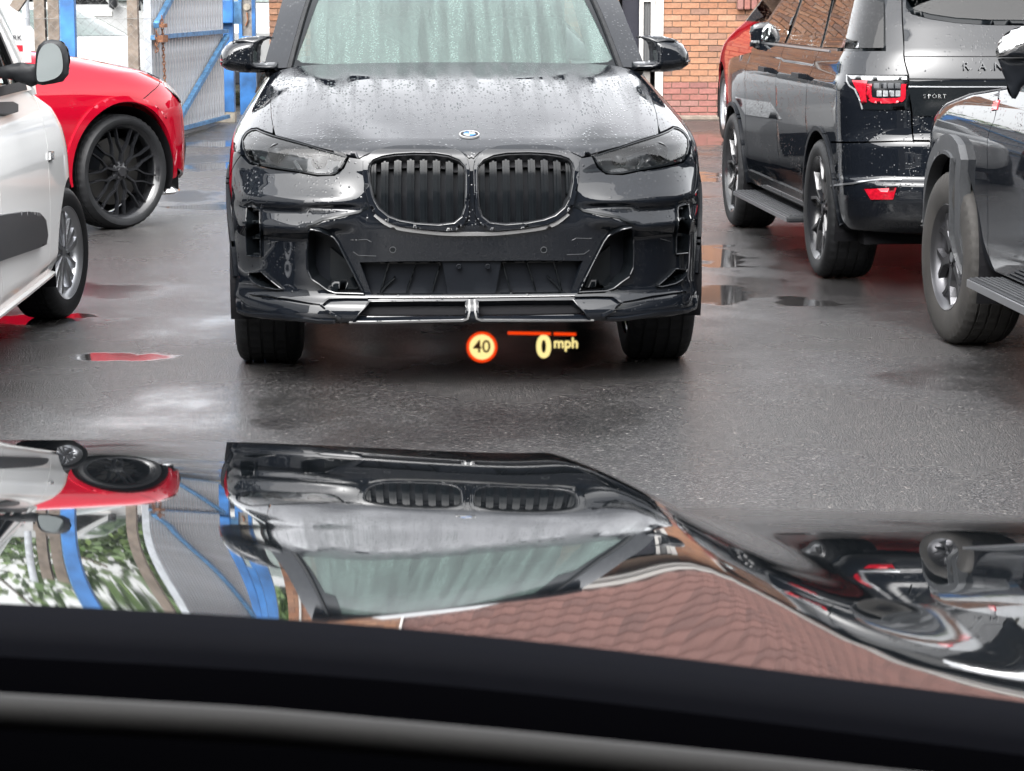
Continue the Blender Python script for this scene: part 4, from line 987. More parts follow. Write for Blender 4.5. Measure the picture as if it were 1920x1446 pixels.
    rb_ = box('running_board', 'black_plastic', min(s3 * .86, s3 * 1.055), max(s3 * .86, s3 * 1.055), 1.42, 3.30, .255, .292, rr.o, bevel=.012)
    box('board_edge', 'dull_silver', min(s3 * 1.056, s3 * 1.062), max(s3 * 1.056, s3 * 1.062), 1.44, 3.28, .262, .285, rb_)
    for k in range(5): box('board_rib', 'grey_plastic', s3 * (.93 + k * .024) - .004, s3 * (.93 + k * .024) + .004, 1.46, 3.26, .2925, .296, rb_)
    for yc in (.93, 3.853):
        liner(rr, s3 * .97, s3 * .6, yc, .39, .435)
        wheel(rr, (s3 * .845, yc, .385), s3, .385, .29, .285, 'split', 'rim_black', 'wheel_grey')
    # exhaust
    ex = [(s3 * .60, .365), (s3 * .50, .40), (s3 * .36, .40), (s3 * .34, .345), (s3 * .36, .33), (s3 * .58, .33)]
    e_ = MB().prism(ex, .01, .14, 'xz').build('exhaust_tip', 'chrome', rr.o)
    MB().prism([(a * .97 + s3 * .014, .365 + (b_ - .365) * .72) for a, b_ in ex], .006, .012, 'xz').build('exhaust_hole', 'matt_black', e_)
# RR door mirror
def pod(car, px, y, mat, parent, **k):
    pts = [(p.x, p.z) for p in (onplane(car, a, b_, y) for a, b_ in px)]
    return pts
MXZ = lambda y, s=1: Matrix.Translation((0, y, 0)) @ Matrix(((1, 0, 0, 0), (0, 0, -s, 0), (0, 1, 0, 0), (0, 0, 0, 1)))
pp = pod(rr, [(1407, 60), (1409, 50), (1418, 44), (1432, 41.5), (1446, 42), (1455, 50), (1458, 70), (1452, 95), (1440, 97), (1420, 93), (1409, 84)], 3.05, None, None)
dm = puff('door_mirror', pp, 'black_paint', rr.o, MXZ(3.05), .02, .16, .012, .05)
pp = pod(rr, [(1427, 70), (1429, 56), (1437, 46), (1446, 44.5), (1453, 52), (1455, 72), (1450, 92), (1438, 94), (1429, 88)], 3.04, None, None)
puff('mirror_glass', pp, 'mirror_glass', dm, MXZ(3.028), .006, .004, .012, .01)
pp = pod(rr, [(1408, 76), (1424, 76), (1424, 81), (1408, 81)], 3.04, None, None); puff('indicator', pp, 'clear_lens', dm, MXZ(3.03), .006, .01, .01, .01)
MB().beam((-1.0, 3.08, 1.24), (-.90, 3.08, 1.24), .04, .03).build('mirror_arm', 'satin_black', dm)
def topf(S, zc): pass
def sheet(name, car, f, x0, x1, y0, y1, mat, nx=14, ny=16, parent=None):
    V = []; xs = np.linspace(x0, x1, nx); ys = np.linspace(y0, y1, ny)
    for y in ys:
        for x in xs: V.append(f(x, y))
    F = [(i * nx + j, i * nx + j + 1, (i + 1) * nx + j + 1, (i + 1) * nx + j) for i in range(ny - 1) for j in range(nx - 1)]
    return mk(name, V, F, mat, parent or car.o, smooth=True)
sheet('bonnet', rr, lambda x, y: (x * (1 - max(0, (y - 4.2)) * .35), y, 1.19 - .05 * (x / .9) ** 2 - .09 * max(0, (y - 3.35) / 1.4) ** 2 - (.02 if abs(x) > .9 else 0)), -.93, .93, 3.3, 4.72, 'black_paint')
sheet('windscreen', rr, lambda x, y: (x * (1 - (3.35 - y) * .13), y, 1.18 + (3.35 - y) * .62 - .03 * x * x), -.9, .9, 2.45, 3.36, 'side_glass')
sheet('roof', rr, lambda x, y: (x, y, 1.76 - .05 * (x / .7) ** 2 - .04 * ((y - 1.6) / 1.2) ** 2), -.76, .76, .5, 2.5, 'black_paint')
box('front_end', 'black_paint', -.85, .85, 4.5, 4.78, .3, 1.0, rr.o, bevel=.1)
box('underbody', 'matt_black', -.84, .84, .35, 4.5, .24, .60, rr.o); box('cabin_floor', 'matt_black', -.85, .85, .5, 3.4, .62, 1.0, rr.o)
for x in (-.38, .38): box('seat', 'black_plastic', x - .25, x + .25, 2.0, 2.15, 1.0, 1.55, rr.o, bevel=.05); box('seat', 'black_plastic', x - .25, x + .25, 1.1, 1.25, 1.0, 1.5, rr.o, bevel=.05)
box('roof_spoiler', 'gloss_black', -.68, .68, .36, .62, 1.66, 1.70, rr.o, bevel=.012)

# ------------------------------------------------------------------ cars built nose first (LHS = +x, RHS = -x)
def nose_car(name, loc, phi, ring, pmat, yw, y2, zc, ar, ref=(0, 2.4, .5), wh=None, ztop=1.1, ylen=4.4, step=.06, cut=None, frontholes=(), nose=True, panels=True, cleararch=.0, nosecut=None, **k):
    c = Car(name, loc, phi, **k); S = ring; um = S.ue + ylen - S.L
    vt = S.vm
    def side(y, z, s=-1): return c.inv(S, [(y, z)], (s * (S.ue + max(y - S.L, -.2)), float(np.interp(z, S.z, S.vv))), yz=True)[0]
    return c, S, side
def add_body(c, S, side, pmat, arches, ar, zc, ylen, seams, zsill=.3, step=.06, noseholes=(), ztop=None, both=True, ref=(0, 2.4, .5), hood_v=None):
    """skin in panels: nose (with bonnet) up to seams[0], then one panel between each pair of seams"""
    out = []
    vs = float(np.interp(zsill, S.z, S.vv)); vt = S.vm if ztop is None else float(np.interp(ztop, S.z, S.vv))
    def arc(yc, s):
        return circ(S, c, yc, zc, ar, (s * (S.ue + max(yc - S.L, -.2)), .4), 180, 0, 26)
    for s in ((1, -1) if both else (1,)):
        edges = [0] + list(seams) + [ylen]
        for i in range(len(edges) - 1):
            a, b_ = edges[i] + .004, edges[i + 1] - .004
            zt2 = ztop if ztop else S.z[-1]
            zs = np.linspace(zsill, zt2 - .01, 6)
            front = [side(a, z, s) for z in zs] if i > 0 else None
            back = [side(b_, z, s) for z in zs]
            low = []
            for yc in arches:
                if a < yc < b_:
                    A = arc(yc, s); A = [p for p in A if p[1] > vs + .001]; low = A
            if i == 0:
                poly = [(0, vs)] + [side(.5, zsill, s) if False else (s * .6, vs)] + low + back + [(0, back[-1][1])]
            else: poly = [front[0]] + low + back + front[::-1][:-1]
            nm = 'front_panel' if i == 0 else 'door' if i < len(edges) - 2 else 'rear_quarter'
            hs = [h for h in noseholes if h[0][0] * s > 0] if i == 0 else []
            out.append(patch(nm, S, poly, pmat, c.o, holes=hs, step=step, depth=.02, ref=ref))
    return out
# --- dark grey off-roader, right edge
SLC = Ring(.62, 3.2, [(.12, .34), (.02, .42), (.0, .5), (.0, .75), (.02, .93), (.06, 1.0), (.16, 1.06), (.5, 1.12), (1.0, 1.165), (1.5, 1.19), (1.9, 1.205)],
           [(.3, .88), (.5, .92), (.8, .935), (.95, .935), (1.02, .92), (1.10, .885), (1.16, .845), (1.25, .8)], sig=.012)
lc, _, sLC = nose_car('off_roader', (2.863, 11.784, 0), R(183.4), SLC, 'grey_paint', .93, 3.7, .39, .47, label='dark grey off-roader with grey wheel arch flare and side step at the right edge', cat='car')
def LQ(pts, g=(1.3, .8)): return lc.inv(SLC, pts, g)
add_body(lc, SLC, sLC, 'dark_paint', (.93, 3.72), .47, .40, 4.3, (1.52, 2.7), zsill=.40, step=.05, ztop=1.20)
def SLS(U, V): U = np.asarray(U, float); V = np.asarray(V, float); return np.stack([.885 - .22 * (V - 1.15), U, V], -1)
for s in (1, -1):
    T = lambda p: [(s * abs(u), v) for u, v in p]
    ca_ = circ(SLC, lc, .93, .40, .50, (1.4, .4), -14, 194, 40)
    fl = ribbon('wheel_arch_flare', SLC, T(ca_), .088, 'grey_plastic', lc.o, off=.034, depth=.05, step=.02, ref=(0, 2.4, .5))
    ribbon('flare_edge', SLC, T(circ(SLC, lc, .93, .40, .463, (1.4, .4), -14, 194, 40)), .016, 'grey_plastic', fl, off=.046, depth=.05, step=.02, ref=(0, 2.4, .5))
    for yc in (.93, 3.72):
        liner(lc, s * .93, s * .55, yc, .40, .48, 'wheel_arch_liner'); wheel(lc, (s * .835, yc, .39), s, .39, .27, .235, 'six', 'gunmetal', 'gunmetal', steer=R(4) * s, tmat='tyre_dusty')
    sb = box('side_step', 'black_plastic', min(s * .84, s * 1.03), max(s * .84, s * 1.03), 1.62, 3.2, .345, .38, lc.o, bevel=.01)
    box('step_edge', 'dull_silver', min(s * 1.031, s * 1.04), max(s * 1.031, s * 1.04), 1.64, 3.18, .342, .375, sb, bevel=.003)
    for k in range(6): box('step_rib', 'grey_plastic', s * (.895 + k * .022) - .005, s * (.895 + k * .022) + .005, 1.66, 3.15, .3805, .386, sb)
    box('sill', 'dark_paint', min(s * .8, s * .90), max(s * .8, s * .90), 1.45, 3.2, .42, .50, lc.o, bevel=.02)
sheet('windscreen', lc, lambda x, y: (x * (1 - (y - 1.7) * .1), y, 1.20 + (y - 1.7) * .8), -.8, .8, 1.7, 2.5, 'side_glass')
sheet('roof', lc, lambda x, y: (x, y, 1.86 - .05 * x * x), -.7, .7, 2.45, 4.2, 'grey_paint')
for s in (1, -1):
    SGL = lambda U, V: np.stack([s * (.89 - .2 * (np.asarray(V, float) - 1.15)), np.asarray(U, float), np.asarray(V, float)], -1)
    patch('side_window', SGL, [(1.75, 1.17), (4.2, 1.17), (4.2, 1.8), (2.45, 1.8)], 'side_glass', lc.o, step=.2, depth=.02, ref=(0, 2.4, 1))
box('underbody', 'matt_black', -.78, .78, .25, 4.2, .3, .8, lc.o)
# LC mirror: chrome cap over a black body on a bracket
ym = 2.42; MI = lambda y: Matrix.Translation((0, y, 0)) @ Matrix(((1, 0, 0, 0), (0, 0, 1, 0), (0, 1, 0, 0), (0, 0, 0, 1)))
p1 = pod(lc, [(1869, 108), (1871, 88), (1880, 70), (1896, 57), (1915, 50), (1960, 44), (1990, 48), (1992, 108)], ym, None, None)
p2 = pod(lc, [(1871, 112), (1880, 109), (1992, 108), (1992, 150), (1925, 152), (1914, 165), (1904, 186), (1897, 184), (1888, 158), (1878, 128)], ym, None, None)
lm = puff('door_mirror', p2, 'satin_black', lc.o, MI(ym), .02, .07, .014, .03)
puff('mirror_cap', p1, 'chrome', lm, MI(ym), .10, .09, .012, .07)
tb = LQ([(1864, 190), (1875, 188), (1870, 206), (1860, 208)], (1.9, .8)); patch('badge', SLC, tb, 'red_lens', lc.o, step=.02, depth=.006, off=.004, ref=(0, 2.4, .5))

# --- white van, left edge
SV = Ring(.98, 2.35, [(.14, .24), (.02, .30), (.0, .45), (.01, .62), (.04, .80), (.12, .93), (.32, 1.03), (.75, 1.12), (1.15, 1.20)],
          [(.2, .86), (.30, .885), (.34, .905), (.40, .905), (.6, .915), (.85, .91), (1.0, .89), (1.1, .86), (1.2, .83)], sig=.015)
van, _, sV = nose_car('white_van', (-3.09, 12.478, 0), R(182), SV, 'white_paint', .86, 3.6, .33, .37, label='white van with black door mirror and dark rubbing strip at the left edge', cat='van')
def VQ(pts, g=(-2.0, .8)): return van.inv(SV, pts, g)
add_body(van, SV, sV, 'white_paint', (.86, 3.64), .365, .32, 4.3, (1.48, 2.75), zsill=.235, step=.045, ztop=1.19, ref=(0, 2.4, .5))
def SVG(s):
    return lambda U, V: np.stack([s * (.86 - .24 * (np.asarray(V, float) - 1.13) - .0 * np.asarray(U, float)), np.asarray(U, float), np.asarray(V, float)], -1)
for s in (-1, 1):
    S_ = SVG(s)
    band = [(1.55, 1.135), (4.3, 1.135), (4.3, 1.82), (2.35, 1.82), (2.0, 1.55)]
    wb = patch('side_frame', S_, band, 'white_paint', van.o, holes=[[(1.78, 1.165), (2.80, 1.165), (2.80, 1.70), (2.33, 1.70), (2.0, 1.42)]], step=.08, depth=.03, ref=(0, 2.5, 1))
    patch('side_window', S_, [(1.76, 1.15), (2.82, 1.15), (2.82, 1.72), (2.32, 1.72), (1.98, 1.42)], 'van_glass', wb, step=.1, depth=0, off=-.012, ref=(0, 2.5, 1))
    ribbon('window_seal', S_, [(1.80, 1.16), (2.02, 1.44), (2.34, 1.71)], .035, 'rubber', wb, off=.004, depth=.02, step=.05, ref=(0, 2.5, 1))
    ribbon('quarter_pillar', S_, [(2.08, 1.16), (2.20, 1.56)], .03, 'rubber', wb, off=.002, depth=.02, step=.05, ref=(0, 2.5, 1))
    ribbon('waist_seal', S_, [(1.7, 1.16), (2.82, 1.16)], .04, 'rubber', wb, off=.006, depth=.02, step=.05, ref=(0, 2.5, 1))
    T = lambda p: [(s * abs(u), v) for u, v in p]
    rs = VQ([(-60, 412), (0, 402), (40, 397), (60, 399), (72, 412), (76, 440), (73, 458), (60, 464), (0, 484), (-60, 505)], (-2.6, .45))
    patch('rubbing_strip', SV, T(rs), 'grey_plastic', van.o, step=.016, depth=.05, off=.035, ref=(0, 2.4, .5))
    ribbon('sill_edge', SV, T([sV(1.28, .27), sV(2.0, .262), sV(3.2, .26)]), .03, 'white_paint', van.o, off=.02, depth=.03, step=.03, ref=(0, 2.4, .5))
    for yc in (.86, 3.64):
        liner(van, s * .89, s * .5, yc, .32, .37); wheel(van, (s * .80, yc, .32), s, .32, .215, .222, 'turbine', 'dull_silver', 'dull_silver', steer=R(-11) if yc < 1 else 0)
    rp = VQ([(90, 284), (97, 284), (97, 300), (90, 300)], (-1.9, .6)); patch('repeater', SV, T(rp), 'clear_lens', van.o, step=.01, off=.012, depth=.01, ref=(0, 2.4, .5))
    hd = VQ([(-20, 196), (10, 195), (20, 200), (20, 214), (8, 218), (-20, 216)], (-3, .9)); patch('door_handle', SV, T(hd), 'black_plastic', van.o, step=.02, off=.035, depth=.03, ref=(0, 2.4, .5))
sheet('windscreen', van, lambda x, y: (x * (1 - (y - 1.5) * .1), y, 1.21 + (y - 1.5) * .75), -.83, .83, 1.5, 2.35, 'van_glass')
sheet('roof', van, lambda x, y: (x, y, 1.86 - .06 * x * x), -.72, .72, 2.3, 4.3, 'white_paint')
box('underbody', 'matt_black', -.76, .76, .25, 4.2, .2, .7, van.o)
ribbon('windscreen_pillar', SVG(-1), [(1.50, 1.13), (1.92, 1.50), (2.30, 1.84)], .05, 'white_paint', van.o, off=.01, depth=.04, step=.05, ref=(0, 2.5, 1))
pv = pod(van, [(66, 120), (67, 100), (72, 86), (82, 77), (96, 74), (112, 76), (122, 84), (128, 100), (130, 122), (127, 142), (118, 153), (100, 157), (80, 160), (70, 158), (66, 145)], 2.30, None, None)
vm_ = puff('door_mirror', pv, 'black_plastic', van.o, MI(2.30), .02, .13, .012, .05) if False else puff('door_mirror', pv, 'black_plastic', van.o, MXZ(2.30, -1), .018, .14, .012, .04)
pg = pod(van, [(71, 122), (73, 103), (79, 88), (90, 81), (103, 81), (113, 89), (118, 103), (120, 122), (118, 136), (108, 146), (90, 152), (72, 154), (70, 140)], 2.31, None, None)
MB().prism(smoothpoly(pg, 2), 2.331, 2.336, 'xz').build('mirror_glass', 'mirror_glass', vm_)
pa = pod(van, [(30, 118), (50, 120), (70, 122), (70, 158), (55, 164), (40, 158), (20, 150), (-10, 146), (-10, 128)], 2.25, None, None); puff('mirror_arm', pa, 'black_plastic', vm_, MXZ(2.2, -1), .02, .05, .02, .03)
pn = at(12, 83, 12.0); sg = MB().box(-.12, .12, -.003, .003, -.09, .09).build('window_notice', 'white_enamel', van.o, loc=van.l(pn)); 
MB().box(-.08, .08, .0035, .006, -.035, -.005).build('notice_arrow', 'red_lens', sg); text('notice_text', 'CARPARK', .035, 'black_plastic', sg, .001, Matrix.Translation((0, .005, .03)) @ Matrix.Rotation(pi / 2, 4, 'X') @ Matrix.Rotation(pi, 4, 'Y'))

basic('pale_lens', (.22, .225, .23), .25, noise=.5, nscale=25, spec=.3)
# --- red SUV behind the van
SRD = Ring(.80, 2.6, [(.12, .22), (.03, .27), (.0, .34), (.0, .62), (.015, .76), (.05, .86), (.14, .95), (.34, 1.04), (.8, 1.13), (1.3, 1.20), (1.65, 1.25)],
           [(.2, .92), (.3, .95), (.5, .965), (.8, .975), (.93, .965), (1.0, .945), (1.08, .90), (1.16, .85), (1.3, .78)], sig=.014)
red, _, sR = nose_car('red_suv', (-2.70, 17.36, 0), R(138), SRD, 'red_paint', .9, 3.8, .385, .43, label='bright red SUV with large black forked-spoke wheel behind the white van', cat='car')
def DQ(pts, g=(-1.1, .8)): return red.inv(SRD, pts, g)
hl = DQ([(299, 150), (316, 147.5), (331, 150), (336, 165), (339, 180), (341, 191), (333, 187), (322, 175), (310, 163)])
add_body(red, SRD, sR, 'red_paint', (.90, 3.85), .445, .40, 4.5, (2.7,), zsill=.27, step=.05, ztop=1.245, ref=(0, 2.4, .5))
for s in (1, -1):
    T = lambda p: [(s * abs(u), v) for u, v in p]
    rh = patch('headlight', SRD, T(hl), 'pale_lens', red.o, step=.03, depth=.02, off=.004, ref=(0, 2.4, .5))
    ribbon('headlight_brow', SRD, T(DQ([(298, 149), (316, 146), (332, 149)])), .014, 'gloss_black', rh, off=.010, depth=.01, step=.01, ref=(0, 2.4, .5))
    ribbon('headlight_base', SRD, T(DQ([(323, 176), (334, 188), (342, 192)])), .018, 'gloss_black', rh, off=.010, depth=.01, step=.01, ref=(0, 2.4, .5))
    ribbon('wheel_arch_lip', SRD, T(circ(SRD, red, .90, .40, .470, (-1.3, .5), -12, 190, 50)), .05, 'red_paint', red.o, off=.018, depth=.03, step=.02, ref=(0, 2.4, .5))
    ribbon('bumper_seam', SRD, T(DQ([(268, 186), (284, 172), (299, 152)], (-1.3, .8))), .005, 'matt_black', red.o, off=.001, depth=.002, step=.01, ref=(0, 2.4, .5))
    ribbon('bonnet_seam', SRD, T(DQ([(135, 111), (180, 113), (240, 122), (290, 140), (318, 146)], (-1.5, 1.1))), .006, 'matt_black', red.o, off=.001, depth=.002, step=.01, ref=(0, 2.4, .5))
    ribbon('splitter_lip', SRD, [(s * u, SRD.vv[0] + .05) for u in np.linspace(.35, 1.17, 14)], .03, 'chrome', red.o, off=.05, depth=.07, step=.02, ref=(0, 2.4, .5))
    for yc in (.90, 3.85):
        liner(red, s * .95, s * .55, yc, .39, .43); wheel(red, (s * .835, yc, .383), s, .383, .275, .312, 'mesh', 'rim_black', 'rim_black', steer=R(2))
patch('front_grille', SRD, [(-.62, .12), (.62, .12), (.70, .35), (.60, .50), (-.60, .50), (-.70, .35)], 'satin_black', red.o, step=.06, depth=.03, off=.02, ref=(0, 2.4, .5))
sheet('windscreen', red, lambda x, y: (x * (1 - (y - 1.5) * .1), y, 1.22 + (y - 1.5) * .55), -.8, .8, 1.55, 2.4, 'side_glass')
sheet('roof', red, lambda x, y: (x, y, 1.66 - .06 * x * x - .06 * (y - 3) ** 2), -.66, .66, 2.35, 4.3, 'red_paint')
for s in (1, -1): patch('side_window', SVG(s), [(1.7, 1.13), (4.2, 1.13), (4.0, 1.5), (2.5, 1.62)], 'side_glass', red.o, step=.2, depth=.02, off=-.02, ref=(0, 2.5, 1))
box('underbody', 'matt_black', -.8, .8, .3, 4.3, .22, .6, red.o)

basic('van_white', (.22, .225, .225), .4, coat=.3)
# --- complete small cars further off
def far_car(name, loc, phi, pmat, wstyle='plain', h=1.45, **k):
    S = Ring(.75, 2.5, [(.10, .20), (.0, .32), (.0, .55), (.05, .70), (.2, .80), (.5, .89), (.95, .98), (1.15, 1.02), (1.9, 1.38), (2.2, h), (3.2, h)],
             [(.2, .84), (.35, .875), (.7, .88), (.85, .865), (.95, .83), (1.02, .80), (1.38, .62), (1.46, .56), (1.7, .5)], sig=.03)
    c = Car(name, loc, phi, **k); f = lambda z: float(np.interp(z, S.z, S.vv))
    um = S.ue + 3.3
    for s in (1, -1):
        side = lambda y, z: c.inv(S, [(y, z)], (s * (S.ue + max(y - S.L, -.2)), f(z)), yz=True)[0]
        ap = circ(S, c, .82, .31, .36, (s * (S.ue + .05), .4), 180, 0, 18); ap2 = circ(S, c, 3.3, .31, .36, (s * (S.ue + 2.5), .4), 180, 0, 18)
        vs = f(.26); lo = [(0, vs), (s * .5, vs)] + [p for p in ap if p[1] > vs] + [p for p in ap2 if p[1] > vs] + [(s * um, vs), (s * um, f(1.0)), (s * (um - .3), f(1.40)), (0, S.vm - .05)]
        patch('body', S, lo, pmat, c.o, step=.09, depth=.02, ref=(0, 2.2, .6))
        sw = [side(1.75, 1.02), side(3.9, 1.02), side(3.6, 1.34), side(2.25, 1.36)]
        patch('side_window', S, sw, 'side_glass', c.o, step=.1, depth=.005, off=.006, ref=(0, 2.2, .6))
        for yc in (.82, 3.3): liner(c, s * .86, s * .5, yc, .31, .365); wheel(c, (s * .76, yc, .31), s, .31, .2, .21, wstyle, 'dull_silver')
        patch('headlight', S, [(s * .5, f(.62)), (s * .85, f(.66)), (s * 1.0, f(.78)), (s * .6, f(.74))], 'clear_lens', c.o, step=.06, depth=.005, off=.005, ref=(0, 2.2, .6))
        if pmat == 'van_white': puff('door_mirror', [(s * .92, .98), (s * 1.06, .99), (s * 1.07, 1.08), (s * .93, 1.09)], pmat, c.o, MXZ(1.75), .04, .04, .02, .03)
    a, b_ = f(1.05), f(1.36)
    patch('windscreen', S, [(-.85, a), (.85, a), (.72, b_), (-.72, b_)], 'screen_glass' if pmat == 'van_white' else 'side_glass', c.o, step=.08, depth=.005, off=.006, ref=(0, 2.2, .6))
    patch('front_grille', S, [(-.5, f(.36)), (.5, f(.36)), (.55, f(.52)), (-.55, f(.52))], 'satin_black', c.o, step=.1, depth=.01, off=.006, ref=(0, 2.2, .6))
    box('rear_panel', pmat, -.78, .78, 4.0, 4.12, .3, 1.3, c.o, bevel=.05); box('underbody', 'matt_black', -.7, .7, .3, 4.0, .2, .55, c.o)
    return c
fr = at(300, 100, 29.5)
wh_ = far_car('white_hatchback', (-3.95, 28.2, 0), R(50), 'van_white', label='white hatchback parked behind the chain-link fence', cat='car'); wh_.o.scale = (1.1, 1.1, .99)
rh_ = far_car('red_hatchback', (3.30, 26.6, 0), R(183), 'far_red_paint', 'turbine', h=1.62, label='dark red car parked by the brick wall beyond the black SUV', cat='car'); rh_.o.scale = (1.2, 1.1, 1.25); rh_.o.location.x = 3.22
gc = far_car('silver_hatchback', (.45, 17.2, 0), R(16), 'silver_paint', label='grey hatchback standing hidden behind the black SUV, seen only in door reflections', cat='car')
# ------------------------------------------------------------------ yard gate, posts and fence
basic('blue_steel', (.018, .095, .26), .45, noise=.45, nscale=5, bump=.1, bscale=90)
basic('blue_worn', (.05, .14, .26), .55, noise=.5, nscale=14, bump=.2, bscale=90)
basic('galvanised', (.33, .35, .375), .45, metal=.1, noise=.25, nscale=9)
basic('rust', (.16, .07, .035), .85, noise=.5, nscale=40, bump=.4, bscale=120)
basic('concrete', (.13, .105, .085), .9, noise=.3, nscale=12, bump=.4, bscale=60)
basic('concrete_pale', (.22, .20, .165), .9, noise=.3, nscale=14, bump=.3, bscale=60)
basic('wire', (.14, .14, .135), .5, metal=.3)
basic('steel_grey', (.16, .15, .14), .6, metal=.3, noise=.3, nscale=25)
P0 = Vector((-3.43, 28.9, 0)); P1 = Vector((-3.74, 25.0, 0)); gd = (P1 - P0); glen = gd.length; gn = gd.normalized()
ang = math.atan2(gd.y, gd.x)
gate = empty('yard_gate', P0, ang, label='corrugated metal yard gate with blue frame and rusty chain, standing open', cat='gate')
H_ = 2.6
nr_ = 26; pitch = (glen - .16) / nr_
prev = None
def rib(i):
    x = .08 + i * pitch; q = pitch
    pr = [(x, 0), (x + q * .30, .0), (x + q * .42, -.08), (x + q * .78, -.08), (x + q * .90, 0), (x + q, 0), (x + q, .004), (x + q * .94, .004), (x + q * .80, -.076), (x + q * .40, -.076), (x + q * .28, .004), (x, .004)]
    return MB().prism([(a - x, b) for a, b in pr], .08, H_, 'xy')
r0_ = rib(0).build('corrugated_sheet', 'galvanised', gate); r0_.location = (.08, 0, 0)
for i in range(1, nr_): copyobj(r0_, gate, loc=(.08 + i * pitch, 0, 0))
sd = .035
for nm, a, b_, w_, m_ in (('gate_frame', (.03, sd, .05), (.03, sd, H_ + .1), .06, 'blue_steel'), ('gate_frame', (glen, sd, .05), (glen, sd, H_ + .1), .085, 'blue_steel'),
                      ('gate_frame', (.0, sd, .09), (glen, sd, .09), .04, 'blue_worn'), ('gate_frame', (.0, sd, 1.10), (glen, sd, 1.10), .045, 'blue_worn'), ('gate_frame', (0, sd, H_ + .05), (glen, sd, H_ + .05), .06, 'blue_steel'),
                      ('gate_brace', (.10, sd + .02, 1.04), (glen - .9, sd + .02, .15), .055, 'blue_worn'), ('gate_brace', (glen - .08, sd + .02, 1.22), (.3, sd + .02, H_ - .05), .055, 'blue_worn')):
    MB().beam(a, b_, w_, w_).build(nm, m_, gate)
def link(p, rot, parent, s=.026):
    pts = [Vector((.45 * s * cos(t), 0, s * sin(t))) for t in np.linspace(0, 2 * pi, 13)[:-1]]
    return MB().tube(pts, s * .22, 6, True).build('chain_link', 'rust', parent, smooth=True, loc=p, rot=(0, 0, rot))
ch = link((glen - .16, .10, 1.30), 0, gate)
for i in range(1, 26): copyobj(ch, gate, (0, 0, (i % 2) * pi / 2), (glen - .16 - .004 * i, .10, 1.30 - i * .036))
for i in range(6): copyobj(ch, gate, (0, .5, (i % 2) * pi / 2), (glen + .10, .10, 1.15 - i * .036))
MB().box(glen - .30, glen - .05, .07, .13, 1.05, 1.12).box(glen - .24, glen - .1, .06, .14, 1.20, 1.24).build('gate_latch', 'rust', gate)
post = empty('gate_post', (0, 0, 0), 0, label='wide blue steel gate post with a blue lock box, left of the mirror', cat='post')
p = gnd(426, 229); x0, x1 = p.x - .13, p.x + .06
box('post_column', 'blue_steel', x0 - .03, x1 + .03, p.y, p.y + .16, .12, 3.0, post, bevel=.008)
box('post_edge', 'blue_steel', x0 - .13, x0 - .034, p.y + .05, p.y + .16, .05, 3.0, post)
box('post_foot', 'concrete_pale', x0 - .01, x1 + .035, p.y - .01, p.y + .18, 0, .118, post)
for z_ in (.8, 1.6): MB().lathe([(z_, .05), (z_ + .12, .05)], 12, axis='z', M=Matrix.Translation((x0 - .15, p.y + .05, 0))).build('hinge', 'rust', post)
lb = at(413, 33, p.y - .1)
box('lock_box', 'blue_steel', lb.x - .17, lb.x + .16, p.y - .16, p.y - .01, 1.19, 1.475, post, bevel=.015)
box('box_flap', 'blue_worn', lb.x - .17, lb.x - .0, p.y - .10, p.y - .02, 1.48, 1.53, post)
post2 = empty('gate_post', (0, 0, 0), 0, label='blue steel post with round dial plate, between the gate post and the brick wall', cat='post')
p = gnd(466, 215); x = p.x
bm_ = box('post_column', 'blue_steel', x - .105, x + .105, p.y, p.y + .12, 0, 1.0, post2)
for s in (-1, 1): box('post_rail', 'blue_steel', x + s * .085 - .022, x + s * .085 + .022, p.y, p.y + .12, 1.002, 3.0, post2)
box('post_plate', 'steel_grey', x - .06, x + .06, p.y + .04, p.y + .06, 1.004, 1.50, post2); box('post_head', 'blue_steel', x - .062, x + .062, p.y, p.y + .1, 1.503, 3.0, post2)
MB().lathe([(0, .0005), (-.02, .0005), (-.02, .045), (0, .045)], 24, axis='y', M=Matrix.Translation((x, p.y + .035, 1.37))).build('dial', 'concrete_pale', post2)
MB().tube([(x, p.y + .02, 1.30), (x + .01, p.y + .02, 1.20), (x - .02, p.y + .02, 1.13)], .012, 6).build('hook', 'rust', post2)
gt2 = empty('side_gate', (0, 0, 0), 0, label='narrow blue gate strip between the two blue posts', cat='gate'); a_ = at(444, 40, 29.3)
box('gate_leaf', 'blue_worn', a_.x - .04, a_.x + .06, 29.25, 29.3, 1.18, 1.45, gt2); box('gate_bar', 'blue_steel', a_.x - .04, a_.x + .06, 29.25, 29.3, 1.9, 2.9, gt2)
# chain-link fence with concrete posts
FY = 24.2
fence = empty('chain_link_fence', (0, FY, 0), 0, label='chain-link fence with concrete posts beside the blue gate', cat='fence')
def px2x(px, Y): return at(px, 60, Y).x
xa, xb = px2x(-60, FY), px2x(292, FY)
mb = MB(); st = .10; h0, h1 = .3, 2.5
nv = int((h1 - h0) / (st / 2)); kcol = int((xb - xa) / (st / 2))
for i in range(kcol):
    x = xa + i * st / 2; pts = []
    for j in range(nv + 1): pts.append((x + (st / 4 if (j + i) % 2 else -st / 4), (.004 if j % 2 else -.004), h0 + j * st / 2))
    mb.tube(pts, .0017, 3)
o = mb.build('wire_mesh', 'wire', fence, fix=False); o['kind'] = 'stuff'
for (a0, a1), lean in (((237, 258), 0), ((88, 111), 0), ((62, 84), 0)):
    x0, x1 = px2x(a0, FY), px2x(a1, FY)
    MB().prism([(x0, 0), (x1, 0), (x1 - .01, 2.7), (x0 + .01, 2.7)], .03, .15, 'xz').build('fence_post', 'concrete', fence)
MB().beam((px2x(45, FY), .2, .9), (px2x(-40, FY) + .2, .2, .9), .1, .1)
